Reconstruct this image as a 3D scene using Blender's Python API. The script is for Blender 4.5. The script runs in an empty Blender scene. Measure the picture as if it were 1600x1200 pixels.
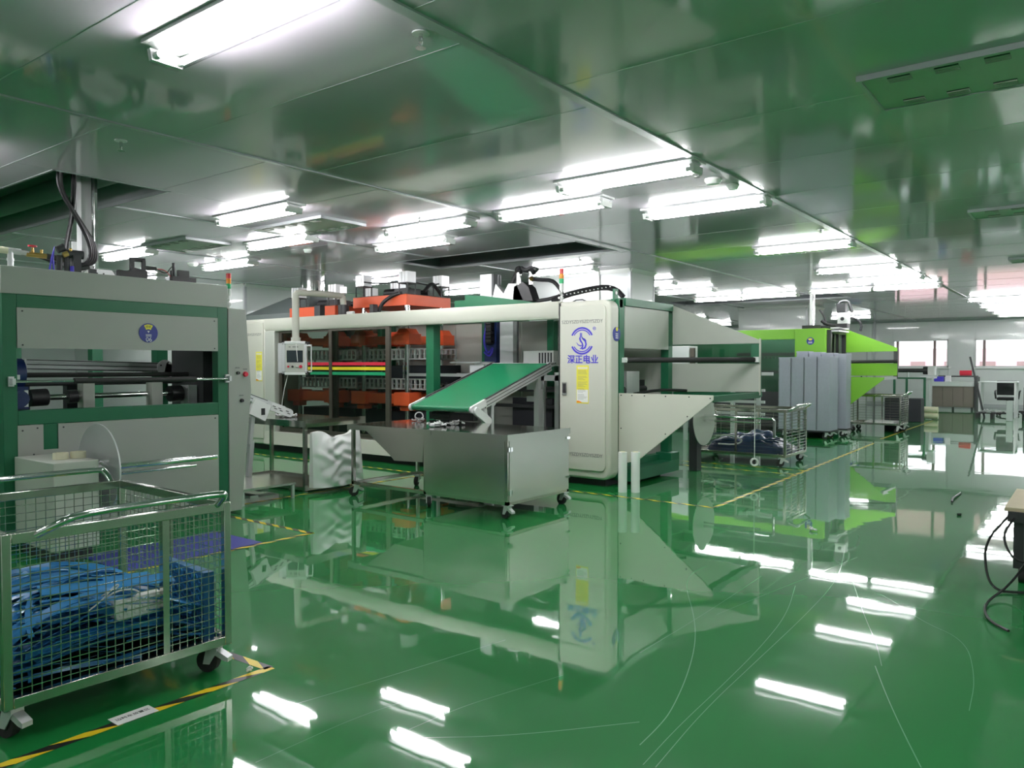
import bpy, bmesh, math, random
from mathutils import Vector, Matrix
random.seed(7)
SC = bpy.context.scene
COL = SC.collection
# ------------------------------------------------------------------ camera, world, exposure
cam_d = bpy.data.cameras.new('camera'); cam = bpy.data.objects.new('camera', cam_d); COL.objects.link(cam)
cam.location = (0, 0, 1.5)
cam.rotation_euler = (math.radians(90 - 1.388), 0, math.radians(37.295))
cam_d.sensor_width = 36; cam_d.lens = 27.064; cam_d.clip_end = 300
SC.camera = cam
SC.view_settings.view_transform = 'Standard'; SC.view_settings.look = 'None'
SC.view_settings.gamma = 1; SC.view_settings.use_curve_mapping = False
SC.view_settings.exposure = 0.0
LAMP = 75.0
W = bpy.data.worlds.new('sky'); SC.world = W; W.use_nodes = True
bg = W.node_tree.nodes['Background']; bg.inputs[0].default_value = (0.93, 0.96, 1, 1); bg.inputs[1].default_value = 3.7
SC.cycles.max_bounces = 10; SC.cycles.diffuse_bounces = 5; SC.cycles.glossy_bounces = 6; SC.cycles.transparent_max_bounces = 16
SC.cycles.caustics_reflective = False; SC.cycles.caustics_refractive = False
SC.cycles.sample_clamp_indirect = 6

# ------------------------------------------------------------------ materials
def srgb(r, g, b):
    f = lambda c: (c/255/12.92) if c <= 10 else ((c/255+0.055)/1.055)**2.4
    return (f(r), f(g), f(b))
def mat(name, col, rough=.5, metal=0, coat=0, var=.06, scale=6, bump=0, bscale=40, emit=0, coat_rough=.05, spec=.5):
    m = bpy.data.materials.new(name); m.use_nodes = True
    nt = m.node_tree; b = nt.nodes['Principled BSDF']
    tc = nt.nodes.new('ShaderNodeTexCoord'); n = nt.nodes.new('ShaderNodeTexNoise')
    n.inputs['Scale'].default_value = scale; n.inputs['Detail'].default_value = 3
    nt.links.new(tc.outputs['Object'], n.inputs['Vector'])
    mx = nt.nodes.new('ShaderNodeMix'); mx.data_type = 'RGBA'
    mx.inputs[6].default_value = (*[max(0, c*(1-var)) for c in col], 1)
    mx.inputs[7].default_value = (*[min(1, c*(1+var)) for c in col], 1)
    nt.links.new(n.outputs['Fac'], mx.inputs[0]); nt.links.new(mx.outputs[2], b.inputs['Base Color'])
    b.inputs['Specular IOR Level'].default_value = spec
    b.inputs['Roughness'].default_value = rough; b.inputs['Metallic'].default_value = metal
    b.inputs['Coat Weight'].default_value = coat; b.inputs['Coat Roughness'].default_value = coat_rough
    if bump:
        n2 = nt.nodes.new('ShaderNodeTexNoise'); n2.inputs['Scale'].default_value = bscale; n2.inputs['Detail'].default_value = 2
        nt.links.new(tc.outputs['Object'], n2.inputs['Vector'])
        bp = nt.nodes.new('ShaderNodeBump'); bp.inputs['Strength'].default_value = 1; bp.inputs['Distance'].default_value = bump
        nt.links.new(n2.outputs['Fac'], bp.inputs['Height']); nt.links.new(bp.outputs[0], b.inputs['Normal'])
        if coat: nt.links.new(bp.outputs[0], b.inputs['Coat Normal'])
    if emit:
        b.inputs['Emission Color'].default_value = (*col, 1); b.inputs['Emission Strength'].default_value = emit
    return m
def glassmat(name, tint, refl=1.0):
    m = bpy.data.materials.new(name); m.use_nodes = True; nt = m.node_tree; nt.nodes.clear()
    o = nt.nodes.new('ShaderNodeOutputMaterial'); t = nt.nodes.new('ShaderNodeBsdfTransparent'); t.inputs[0].default_value = (*tint, 1)
    g = nt.nodes.new('ShaderNodeBsdfGlossy'); g.inputs['Roughness'].default_value = .03; g.inputs[0].default_value = (refl, refl, refl, 1)
    lw = nt.nodes.new('ShaderNodeLayerWeight'); lw.inputs[0].default_value = .5
    pw = nt.nodes.new('ShaderNodeMath'); pw.operation = 'POWER'; pw.inputs[1].default_value = 5; nt.links.new(lw.outputs['Facing'], pw.inputs[0])
    fr = nt.nodes.new('ShaderNodeMath'); fr.operation = 'MULTIPLY_ADD'; fr.inputs[1].default_value = .9; fr.inputs[2].default_value = .04; nt.links.new(pw.outputs[0], fr.inputs[0])
    mx = nt.nodes.new('ShaderNodeMixShader'); nt.links.new(fr.outputs[0], mx.inputs[0]); nt.links.new(t.outputs[0], mx.inputs[1]); nt.links.new(g.outputs[0], mx.inputs[2])
    nt.links.new(mx.outputs[0], o.inputs[0]); return m
M = {}
M['floor'] = mat('green_epoxy', (.012, .200, .045), .5, coat=1, var=.12, scale=.7, bump=.0016, bscale=1.6, coat_rough=.025, spec=.05)
M['floor'].node_tree.nodes['Principled BSDF'].inputs['Coat IOR'].default_value = 1.8
M['ceil'] = mat('ceiling_panel', (.59, .525, .61), .5, coat=1, var=.02, scale=1.5, bump=.0008, bscale=1.2, coat_rough=.075, spec=.1)
M['ceil'].node_tree.nodes['Principled BSDF'].inputs['Coat IOR'].default_value = 1.55
M['wallp'] = mat('wall_panel', (.66, .69, .69), .35, coat=.3, var=.02)
M['strip'] = mat('ceiling_strip', (.42, .44, .46), .4, metal=.3)
M['joint'] = mat('joint_strip', (.45, .47, .48), .4, metal=.2)
M['plenum'] = mat('dark_plenum', (.16, .17, .19), .8)
M['lining'] = mat('opening_lining', (.34, .35, .37), .6)
M['grey'] = mat('machine_grey', (.50, .52, .47), .42, var=.02, bump=.0001, bscale=200)
M['grey3'] = mat('machine_grey_dull', (.40, .41, .38), .42, var=.02, bump=.0001, bscale=200)
M['grey2'] = mat('cream_grey', (.60, .60, .53), .40, var=.02)
M['green'] = mat('machine_green', (.010, .135, .060), .4, var=.05)
M['belt'] = mat('belt_green', (.012, .20, .085), .32, var=.06)
M['orange'] = mat('press_orange', (.80, .115, .035), .42, var=.06)
M['lime'] = mat('lime_paint', (.21, .52, .035), .4, var=.03)
M['steel'] = mat('stainless', (.66, .65, .61), .24, metal=1, var=.05, bump=.0007, bscale=4)
M['steeltop'] = mat('polished_steel', (.60, .59, .56), .10, metal=1, var=.05, bump=.0004, bscale=5)
M['steelmesh'] = mat('stainless_tube', (.62, .60, .56), .16, metal=1, var=.05)
M['alu'] = mat('aluminium', (.70, .71, .72), .38, metal=.55, var=.04)
M['chrome'] = mat('chrome', (.8, .8, .8), .08, metal=1)
M['darkmetal'] = mat('dark_metal', (.045, .047, .05), .45, metal=.3)
M['bronze'] = mat('bronze_frame', (.12, .11, .09), .38, metal=.7)
M['black'] = mat('black_plastic', (.012, .012, .014), .45)
M['rubber'] = mat('rubber', (.02, .02, .02), .7)
M['white'] = mat('white_plastic', (.80, .81, .80), .4, var=.02)
M['trans'] = glassmat('clear_cover', (.96, .97, .97), .6)
M['pane'] = glassmat('window_pane', (.93, .95, .95))
M['tint'] = glassmat('tinted_door_glass', (.66, .72, .67))
M['tube'] = mat('fluorescent_tube', (1, .985, .99), .5, var=0, emit=LAMP)
M['blue'] = mat('blue_film', (.035, .19, .43), .25, var=.3, scale=9)
M['navyfilm'] = mat('navy_film', (.010, .030, .075), .3, var=.3, scale=9)
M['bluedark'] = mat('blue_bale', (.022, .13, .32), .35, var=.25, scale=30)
M['bluemat'] = mat('blue_mat', (.025, .03, .25), .6)
M['motorblue'] = mat('motor_blue', (.012, .03, .13), .4)
M['navy'] = mat('badge_blue', (.025, .04, .28), .4)
M['logo'] = mat('logo_blue', (.06, .045, .55), .4)
M['yellow'] = mat('yellow', (.80, .66, .02), .5)
M['notice'] = mat('notice_yellow', (.86, .78, .08), .5)
M['red'] = mat('red', (.62, .02, .05), .45)
M['stripegreen'] = mat('stripe_green', (.01, .33, .14), .45)
M['amber'] = mat('amber_lens', (.9, .28, .01), .35)
M['lensred'] = mat('red_lens', (.70, .04, .05), .35)
M['lensgreen'] = mat('green_lens', (.02, .42, .15), .35)
M['screen'] = mat('screen_dark', (.03, .038, .045), .15)
M['bag'] = mat('white_bag', (.90, .90, .90), .32, var=.03)
M['brass'] = mat('brass', (.55, .36, .12), .3, metal=.9)
M['traygrey'] = mat('tray_grey', (.46, .49, .56), .5, var=.08, scale=20)
M['cream'] = mat('cream_core', (.78, .74, .55), .6)
M['wood'] = mat('wood_front', (.20, .17, .145), .5, var=.15, scale=3)
M['chairm'] = mat('chair_mesh', (.025, .026, .03), .7)
M['boardbeige'] = mat('beige_board', (.62, .52, .36), .55, var=.1)
M['pinkground'] = mat('pink_paving', (.62, .40, .36), .8, var=.1, scale=.3)
M['pinkwall'] = mat('pink_facade', (.66, .50, .54), .8, var=.08, scale=.2)
M['frame_red'] = mat('window_frame', (.30, .22, .22), .5)
M['scratch'] = mat('floor_scratch', (.045, .30, .12), .4, coat=.8)
M['text'] = mat('text_grey', (.22, .23, .22), .6)
M['paper'] = mat('paper_white', (.85, .85, .83), .6)
M['box'] = mat('dark_box', (.02, .022, .03), .5)
M['hood'] = mat('hood_grey', (.17, .20, .20), .5)
M['scrapgrey'] = mat('grey_scrap', (.35, .36, .35), .5)
def tapemat():
    m = bpy.data.materials.new('hazard_tape'); m.use_nodes = True; nt = m.node_tree; b = nt.nodes['Principled BSDF']
    uv = nt.nodes.new('ShaderNodeUVMap'); s = nt.nodes.new('ShaderNodeSeparateXYZ'); nt.links.new(uv.outputs[0], s.inputs[0])
    a = nt.nodes.new('ShaderNodeMath'); a.operation = 'ADD'; nt.links.new(s.outputs[0], a.inputs[0]); nt.links.new(s.outputs[1], a.inputs[1])
    f = nt.nodes.new('ShaderNodeMath'); f.operation = 'FRACT'; nt.links.new(a.outputs[0], f.inputs[0])
    g = nt.nodes.new('ShaderNodeMath'); g.operation = 'GREATER_THAN'; g.inputs[1].default_value = .5; nt.links.new(f.outputs[0], g.inputs[0])
    mx = nt.nodes.new('ShaderNodeMix'); mx.data_type = 'RGBA'; mx.inputs[6].default_value = (.012, .012, .012, 1); mx.inputs[7].default_value = (.85, .62, .02, 1)
    nt.links.new(g.outputs[0], mx.inputs[0]); nt.links.new(mx.outputs[2], b.inputs['Base Color']); b.inputs['Roughness'].default_value = .35
    return m
M['tape'] = tapemat()

# ------------------------------------------------------------------ mesh helpers
ORG = {}
class MB:
    def __init__(s): s.v = []; s.f = []; s.uv = None
    def add(s, vs, fs):
        o = len(s.v); s.v += [Vector(v) for v in vs]; s.f += [tuple(i+o for i in f) for f in fs]; return s
    def box(s, x0, x1, y0, y1, z0, z1):
        x0, x1 = sorted((x0, x1)); y0, y1 = sorted((y0, y1)); z0, z1 = sorted((z0, z1))
        return s.add([(x0,y0,z0),(x1,y0,z0),(x1,y1,z0),(x0,y1,z0),(x0,y0,z1),(x1,y0,z1),(x1,y1,z1),(x0,y1,z1)],
                     [(3,2,1,0),(4,5,6,7),(0,1,5,4),(1,2,6,5),(2,3,7,6),(3,0,4,7)])
    def obox(s, c, size, mtx):
        hx, hy, hz = [d/2 for d in size]; c = Vector(c)
        vs = [c + mtx @ Vector(p) for p in [(-hx,-hy,-hz),(hx,-hy,-hz),(hx,hy,-hz),(-hx,hy,-hz),(-hx,-hy,hz),(hx,-hy,hz),(hx,hy,hz),(-hx,hy,hz)]]
        return s.add(vs, [(3,2,1,0),(4,5,6,7),(0,1,5,4),(1,2,6,5),(2,3,7,6),(3,0,4,7)])
    def bar(s, p0, p1, w, h, up=(0,0,1)):
        p0 = Vector(p0); p1 = Vector(p1); d = (p1-p0); L = d.length; d.normalize()
        up = Vector(up); sx = d.cross(up)
        if sx.length < 1e-4: sx = d.cross(Vector((1,0,0)))
        sx.normalize(); u = sx.cross(d)
        m = Matrix((d, sx, u)).transposed()
        return s.obox((p0+p1)/2, (L, w, h), m)
    def cyl(s, p0, p1, r0, r1=None, n=14, caps=True):
        r1 = r0 if r1 is None else r1
        p0 = Vector(p0); p1 = Vector(p1); d = (p1-p0).normalized()
        a = d.orthogonal().normalized(); b = d.cross(a)
        vs = []
        for p, r in ((p0, r0), (p1, r1)):
            for i in range(n):
                t = 2*math.pi*i/n; vs.append(p + a*math.cos(t)*r + b*math.sin(t)*r)
        fs = [(i, (i+1) % n, n+(i+1) % n, n+i) for i in range(n)]
        if caps: fs += [tuple(range(n-1, -1, -1)), tuple(range(n, 2*n))]
        return s.add(vs, fs)
    def ring(s, p0, p1, r, ri, n=24):
        p0 = Vector(p0); p1 = Vector(p1); d = (p1-p0).normalized(); a = d.orthogonal().normalized(); b = d.cross(a); vs = []
        for p, rr in ((p0, r), (p1, r), (p1, ri), (p0, ri)):
            for i in range(n):
                t = 2*math.pi*i/n; vs.append(p + a*math.cos(t)*rr + b*math.sin(t)*rr)
        fs = []
        for k in range(4):
            for i in range(n):
                fs.append((k*n+i, k*n+(i+1) % n, ((k+1) % 4)*n+(i+1) % n, ((k+1) % 4)*n+i))
        return s.add(vs, fs)
    def tube(s, path, r, n=8, smooth=0):
        P = [Vector(p) for p in path]
        for _ in range(smooth):
            Q = [P[0]]
            for i in range(len(P)-1):
                Q += [P[i]*.75+P[i+1]*.25, P[i]*.25+P[i+1]*.75]
            P = Q + [P[-1]]
        vs = []; fs = []; prev = None
        for i, p in enumerate(P):
            d = (P[min(i+1, len(P)-1)] - P[max(i-1, 0)]).normalized()
            a = d.orthogonal().normalized() if prev is None else (prev - d*prev.dot(d)).normalized()
            prev = a; b = d.cross(a)
            for k in range(n):
                t = 2*math.pi*k/n; vs.append(p + a*math.cos(t)*r + b*math.sin(t)*r)
        for i in range(len(P)-1):
            for k in range(n):
                fs.append((i*n+k, i*n+(k+1) % n, (i+1)*n+(k+1) % n, (i+1)*n+k))
        fs += [tuple(range(n-1, -1, -1)), tuple(range((len(P)-1)*n, len(P)*n))]
        return s.add(vs, fs)
    def prism(s, pts, ax, t0, t1):
        n = len(pts); vs = []
        for t in (t0, t1):
            for a, b in pts:
                vs.append({'x': (t, a, b), 'y': (a, t, b), 'z': (a, b, t)}[ax])
        fs = [tuple(range(n)), tuple(range(2*n-1, n-1, -1))] + [(i, i+n, (i+1) % n+n, (i+1) % n) for i in range(n)]
        return s.add(vs, fs)
    def sphere(s, c, r, n=10, sc=(1,1,1)):
        c = Vector(c); vs = [c+Vector((0,0,r*sc[2]))]; fs = []; m = n//2
        for j in range(1, m):
            ph = math.pi*j/m
            for i in range(n):
                t = 2*math.pi*i/n; vs.append(c+Vector((r*sc[0]*math.sin(ph)*math.cos(t), r*sc[1]*math.sin(ph)*math.sin(t), r*sc[2]*math.cos(ph))))
        vs.append(c-Vector((0,0,r*sc[2])))
        for i in range(n): fs.append((0, 1+i, 1+(i+1) % n))
        for j in range(m-2):
            for i in range(n): fs.append((1+j*n+i, 1+(j+1)*n+i, 1+(j+1)*n+(i+1) % n, 1+j*n+(i+1) % n))
        L = len(vs)-1
        for i in range(n): fs.append((L, 1+(m-2)*n+(i+1) % n, 1+(m-2)*n+i))
        return s.add(vs, fs)
    def grid(s, fn, nu, nv):
        vs = [fn(i/nu, j/nv) for i in range(nu+1) for j in range(nv+1)]
        return s.add(vs, [(i*(nv+1)+j, (i+1)*(nv+1)+j, (i+1)*(nv+1)+j+1, i*(nv+1)+j+1) for i in range(nu) for j in range(nv)])
    def mesh(s, off=Vector((0,0,0))):
        me = bpy.data.meshes.new('m'); me.from_pydata([v-off for v in s.v], [], s.f)
        bm = bmesh.new(); bm.from_mesh(me); bmesh.ops.recalc_face_normals(bm, faces=bm.faces); bm.to_mesh(me); bm.free()
        me.polygons.foreach_set('use_smooth', [True]*len(me.polygons)); me.set_sharp_from_angle(angle=math.radians(32)); me.update()
        return me
    def build(s, name, m, parent=None, bevel=0, label=None, cat=None, group=None, kind=None):
        if parent is None:
            xs = [v.x for v in s.v]; ys = [v.y for v in s.v]; zs = [v.z for v in s.v]
            off = Vector(((min(xs)+max(xs))/2, (min(ys)+max(ys))/2, min(zs)))
        else: off = ORG[parent]
        me = s.mesh(off); me.name = name; me.materials.append(M[m] if isinstance(m, str) else m)
        o = bpy.data.objects.new(name, me); COL.objects.link(o); ORG[o] = off
        if parent is not None: o.parent = parent
        else: o.location = off
        if bevel:
            b = o.modifiers.new('bevel', 'BEVEL'); b.width = bevel; b.segments = 2; b.limit_method = 'ANGLE'; b.angle_limit = math.radians(40)
        tag(o, label, cat, group, kind); return o
def tag(o, label=None, cat=None, group=None, kind=None):
    if label: o['label'] = label
    if cat: o['category'] = cat
    if group: o['group'] = group
    if kind: o['kind'] = kind
def thing(name, label, cat, loc, rotz=0, group=None, local=False):
    o = bpy.data.objects.new(name, None); COL.objects.link(o); o.empty_display_size = .1
    o.location = loc; o.rotation_euler = (0, 0, rotz); ORG[o] = Vector((0,0,0)) if (rotz or local) else Vector(loc)
    tag(o, label, cat, group); return o
def dup(root, loc=None, rotz=None, label=None, group=None):
    def cp(o, par):
        c = o.copy(); COL.objects.link(c)
        if par is not None: c.parent = par
        for ch in o.children: cp(ch, c)
        return c
    r = cp(root, None)
    if loc is not None: r.location = loc
    if rotz is not None: r.rotation_euler[2] = rotz
    if label: r['label'] = label
    if group: r['group'] = group
    return r
def B(*a): return MB().box(*a)
def rect_sub(r, h):
    x0,x1,y0,y1 = r; a0,a1,b0,b1 = h
    if a1 <= x0 or a0 >= x1 or b1 <= y0 or b0 >= y1: return [r]
    out = []
    if a0 > x0: out.append((x0,a0,y0,y1))
    if a1 < x1: out.append((a1,x1,y0,y1))
    m0, m1 = max(x0,a0), min(x1,a1)
    if b0 > y0: out.append((m0,m1,y0,b0))
    if b1 < y1: out.append((m0,m1,b1,y1))
    return [q for q in out if q[1]-q[0] > .02 and q[3]-q[2] > .02]
FY = Matrix(((1,0,0),(0,0,-1),(0,1,0)))      # text facing -Y
FX = Matrix(((0,0,1),(1,0,0),(0,1,0)))       # text facing +X
FZ = Matrix(((0,-1,0),(1,0,0),(0,0,1)))      # text on the floor, reading along +Y
def text(name, body, size, at, rot, m, parent, width=None, depth=.0015, bold=0):
    c = bpy.data.curves.new('t', 'FONT'); c.body = body; c.size = size; c.extrude = depth; c.resolution_u = 3; c.offset = bold
    o = bpy.data.objects.new('t', c); me = bpy.data.meshes.new_from_object(o)
    if len(me.vertices) == 0: return None
    xs = [v.co.x for v in me.vertices]; w = max(xs)-min(xs); s = (width/w) if width else 1
    ys = [v.co.y for v in me.vertices]; cx = (max(xs)+min(xs))/2; cy = (max(ys)+min(ys))/2
    at = Vector(at) - ORG[parent]
    for v in me.vertices:
        v.co = at + rot @ Vector(((v.co.x-cx)*s, (v.co.y-cy)*(s if width else 1), v.co.z))
    me.materials.clear(); me.materials.append(M[m]); me.name = name
    r = bpy.data.objects.new(name, me); COL.objects.link(r); r.parent = parent; ORG[r] = ORG[parent]
    bpy.data.objects.remove(o); return r
def bump_path(*p): return [Vector(q) for q in p]

# ================================================================== SETTING
H = 3.2; YW = 32.44
floor = B(-22, 9, -6, YW+.3, -.12, 0).build('floor', 'floor', kind='structure')
HOLES = [(-12.2, -7.25, 2.94, 3.99), (-9.25, -5.72, 8.95, 10.05), (-9.4, -4.96, 18.95, 20.5)]
ceiling = B(-22, 9, -6, YW+.3, 4.1, 4.2).build('ceiling', 'plenum', kind='structure')
XE = [-22, -19.7, -16.8, -13.95, -11.1, -8.38, -5.51, -2.66, .2, 3.05]
rnd = random.Random(3)
def panel(r, tilt=.0012):
    x0,x1,y0,y1 = r; g = .003
    m = MB().box(x0+g, x1-g, y0+g, y1-g, H, H+.045)
    cx, cy = (x0+x1)/2, (y0+y1)/2; ta, tb = rnd.uniform(-tilt, tilt), rnd.uniform(-tilt, tilt)
    for v in m.v: v.z += (v.x-cx)*ta*.4 + (v.y-cy)*tb
    return m.build('panel', 'ceil', ceiling)
JB = MB()
for i in range(len(XE)-1):
    off = [.35, 0, .7, .3, .55, .05, .42, .08, .5][i]
    y = -1.24 + off*1.27
    k = 0
    rects = [(XE[i], XE[i+1], -6, y)]
    while y < YW:
        y1 = min(y+1.27, YW)
        rects.append((XE[i], XE[i+1], y, y1))
        if y > 0 and -14 < XE[i] < 1:
            js = [(XE[i]+.03, XE[i+1]-.03, y-.006, y+.006)]
            for h in HOLES: js = [q for r in js for q in (rect_sub(r, h) if r[0] < h[1] and r[1] > h[0] and h[2] < r[2] < h[3] else [r])]
            for q in js: JB.box(q[0], q[1], y-.0035, y+.0035, H-.0015, H+.01)
        y = y1
    for r in rects:
        rs = [r]
        for h in HOLES: rs = [q for t in rs for q in rect_sub(t, h)]
        for q in rs: panel(q)
B(3.05, 9, -6, YW, H, H+.045).build('panel_field', 'ceil', ceiling)
JB.build('joint_strips', 'joint', ceiling, kind='stuff')
for k, (x0,x1,y0,y1) in enumerate(HOLES):
    m = MB(); t = .02; z1 = H+.5
    m.box(x0-t, x0, y0-t, y1+t, H, z1).box(x1, x1+t, y0-t, y1+t, H, z1).box(x0, x1, y0-t, y0, H, z1).box(x0, x1, y1, y1+t, H, z1)
    m.box(x0-t, x1+t, y0-t, y1+t, z1, z1+.03)
    m.build('opening_lining', 'lining' if k == 0 else 'plenum', ceiling)
    m = MB(); e = .012
    m.box(x0-e, x1+e, y0-e, y0+e, H-.006, H+.03).box(x0-e, x1+e, y1-e, y1+e, H-.006, H+.03).box(x0-e, x0+e, y0, y1, H-.006, H+.03).box(x1-e, x1+e, y0, y1, H-.006, H+.03)
    m.build('opening_trim', 'strip', ceiling)
MB().cyl((-12.1, 3.72, 3.42), (-7.28, 3.72, 3.42), .11).build('duct', 'hood', ceiling)
MB().cyl((-12.1, 3.25, 3.5), (-7.28, 3.25, 3.5), .07).build('duct', 'plenum', ceiling)
for k, x in enumerate((-2.66, -5.51, -8.38, -11.1, -13.95, .2)):
    m = MB(); segs = [(-5.5, YW)]
    for h in HOLES:
        if h[0] < x < h[1]: segs = [q for s in segs for q in ([(s[0], h[2]), (h[3], s[1])] if s[0] < h[2] and s[1] > h[3] else [s])]
    w = .035 if k == 0 else .022
    for s in segs: m.box(x-w, x+w, s[0], s[1], H-.012, H)
    m.build('trim_%d' % (k+1), 'strip', kind='structure')
# walls
def plain(name, a): return B(*a).build(name, 'wallp', kind='structure')
plain('wall_left', (-22.1, -22, -6, YW, 0, H+.9)); plain('wall_front', (-22, 9, -6.1, -6, 0, H+.9))
WINS = [(-6.30, -4.42), (-3.59, -1.10), (-.2, 1.7)]
ZW0, ZW1 = 1.43, 2.46
wb = MB()
wb.box(-22, 9, YW, YW+.3, H, H+.9)
edges = [-22] + [e for w in WINS for e in w] + [9]
for i in range(0, len(edges), 2): wb.box(edges[i], edges[i+1], YW+.012, YW+.25, 0, H)
for a, b in WINS: wb.box(a, b, YW+.012, YW+.25, 0, ZW0); wb.box(a, b, YW+.012, YW+.25, ZW1, H)
wall_back = wb.build('wall_back', 'wallp', kind='structure')
x = -12.9
while x < 4:
    rs = [(x, x+1.17, .1, H)]
    for a, b in WINS: rs = [q for r in rs for q in rect_sub(r, (a, b, ZW0, ZW1))]
    for q in rs: B(q[0]+.004, q[1]-.004, YW, YW+.012, q[2]+.004, q[3]-.004).build('panel', 'wallp', wall_back)
    x += 1.17
B(-22, 9, YW-.02, YW, 0, .1).build('baseboard_back', 'strip', kind='structure')
MB().prism([(YW, 3.13), (YW-.06, 3.2), (YW, 3.2)], 'x', -13, 9).build('trim_7', 'strip', kind='structure')
B(-6.99, -6.91, YW-.05, YW, 0, H).build('trim_8', 'strip', kind='structure')
for i, (a, b) in enumerate(WINS):
    m = MB(); t = .05; y0, y1 = YW-.02, YW+.12
    m.box(a, b, y0, y1, ZW0, ZW0+t).box(a, b, y0, y1, ZW1-t, ZW1).box(a, a+t, y0, y1, ZW0, ZW1).box(b-t, b, y0, y1, ZW0, ZW1)
    w = m.build('window_%d' % (i+1), 'wallp', kind='structure')
    mm = MB()
    for xx in ([a+.16, b-.46] if i == 0 else [a+.30, b-.4]): mm.box(xx-.045, xx+.045, YW+.02, YW+.09, ZW0+t, ZW1-t)
    mm.build('mullion', 'frame_red', w)
    B(a+t, b-t, YW+.05, YW+.056, ZW0+t, ZW1-t).build('pane', 'pane', w)
    B(a-.1, b+.1, YW-.09, YW, ZW0-.05, ZW0).build('window_sill', 'white', w)
d = B(-8.35, -7.25, YW-.03, YW, .0, 2.45).build('door_1', 'wallp', kind='structure')
B(-8.4, -7.2, YW-.015, YW, 0, 2.52).build('door_frame', 'strip', d); MB().cyl((-7.4, YW-.08, 1.05), (-7.4, YW-.03, 1.05), .03).build('door_handle', 'chrome', d)
B(-7.95, -7.45, YW-.045, YW-.03, 2.33, 2.43).build('blue_sign', 'logo', d)
FILL_WINS = [(14+4.2*k, 16.8+4.2*k) for k in range(4)]  # added windows, out of view, to throw daylight on surfaces facing this wall
wr = MB().box(9, 9.25, -6, YW, H, H+.9).box(9, 9.25, -6, YW, 0, 1.15).box(9, 9.25, -6, YW, 2.65, H)
ed = [-6]+[e for w in FILL_WINS for e in w]+[YW]
for i in range(0, len(ed), 2): wr.box(9, 9.25, ed[i], ed[i+1], 1.15, 2.65)
wr.build('wall_right', 'wallp', kind='structure')
for i, (a, b) in enumerate(FILL_WINS):
    m = MB(); t = .05
    m.box(8.98, 9.12, a, b, 1.15, 1.15+t).box(8.98, 9.12, a, b, 2.65-t, 2.65).box(8.98, 9.12, a, a+t, 1.15, 2.65).box(8.98, 9.12, b-t, b, 1.15, 2.65).box(9.0, 9.1, (a+b)/2-.04, (a+b)/2+.04, 1.15, 2.65)
    w = m.build('window_%d' % (i+4), 'wallp', kind='structure')
    B(9.05, 9.056, a+t, b-t, 1.15+t, 2.65-t).build('pane', 'pane', w)
# white panelled pillars
def pillar(name, x0, x1, y0, y1, seams):
    o = B(x0+.012, x1-.012, y0+.012, y1-.012, 0, H).build(name, 'wallp', kind='structure')
    xs = [x0]+seams+[x1]
    for a, b in zip(xs, xs[1:]):
        for z0, z1 in ((0, 1.6), (1.6, H)): B(a+.004, b-.004, y0, y0+.012, z0+.003, z1-.003).build('panel', 'wallp', o)
    for z0, z1 in ((0, 1.6), (1.6, H)): B(x1-.012, x1, y0+.015, y1-.004, z0+.003, z1-.003).build('panel', 'wallp', o)
    MB().box(x1-.05, x1+.008, y0-.008, y0+.05, 0, H).box(x1-.04, x1+.006, y1-.04, y1+.006, 0, H).build('corner_trim', 'strip', o)
    MB().prism([(y0, H-.07), (y0-.05, H), (y0, H)], 'x', x0, x1).prism([(x1, H-.07), (x1+.05, H), (x1, H)], 'y', y0, y1).build('crown_trim', 'white', o)
    return o
p1 = pillar('column', -8.74, -6.547, 12.02, 12.93, [-7.16])
MB().cyl((-7.17, 11.98, .4), (-7.17, 11.98, H), .022).build('conduit', 'white', p1)
pillar('column', -8.55, -6.547, 22.35, 23.9, [-7.6])
pillar('partition_wall', -22, -14.15, 9.4, 14, [-17, -15.6])
# outside
B(-90, 80, YW+.4, 220, -4.2, -4).build('outside_ground', 'pinkground', kind='structure')
B(9.6, 120, -120, YW+.4, -4.2, -4).build('outside_yard', 'pinkground', kind='structure')
bl = thing('far_building', 'long pale pink building across the yard, seen hazily through the windows', 'building', (-10, 95, -4))
B(-80, 60, 95, 107, -4, 3.3).build('facade', 'pinkwall', bl)
for i in range(40):
    B(-76+i*3.3, -74.6+i*3.3, 94.9, 95, -.2, 1.9).build('window', 'frame_red', bl)

# ================================================================== CEILING FIXTURES
def make_lamp():
    r = thing('ceiling_lamp', '', 'lamp', (0,0,0), 0, 'twin-tube ceiling lamps', local=True)
    L = .69
    MB().box(-L, L, -.12, .12, H-.022, H-.001).prism([(-.10, H-.022), (.10, H-.022), (.055, H-.05), (-.055, H-.05)], 'x', -L+.03, L-.03).build('base_plate', 'alu', r)
    for s in (-1, 1):
        MB().cyl((-.60, s*.062, H-.082), (.60, s*.062, H-.082), .017, n=10).build('tube', 'tube', r)
        e = MB()
        e.prism([(-.095, H-.05), (.095, H-.05), (.085, H-.108), (-.085, H-.108)], 'x', s*.645, s*.675)
        for q in (-1, 1): e.cyl((s*.60, q*.062, H-.082), (s*.645, q*.062, H-.082), .02, n=10)
        e.build('end_cap', 'white', r)
    c = MB(); P = [(-.105, H-.024), (-.105, H-.085), (-.07, H-.118), (.07, H-.118), (.105, H-.085), (.105, H-.024)]
    for a, b in zip(P, P[1:]): c.add([(-L+.01, *a), (L-.01, *a), (L-.01, *b), (-L+.01, *b)], [(0,1,2,3)])
    c.build('cover', 'trans', r)
    return r
lamp0 = make_lamp(); used = [0]
def lamp(x, y, label, group='twin-tube ceiling lamps'):
    if not used[0]: used[0] = 1; o = lamp0; o.location = (x, y, 0)
    else: o = dup(lamp0, (x, y, 0))
    o['label'] = label; o['group'] = group
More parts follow.
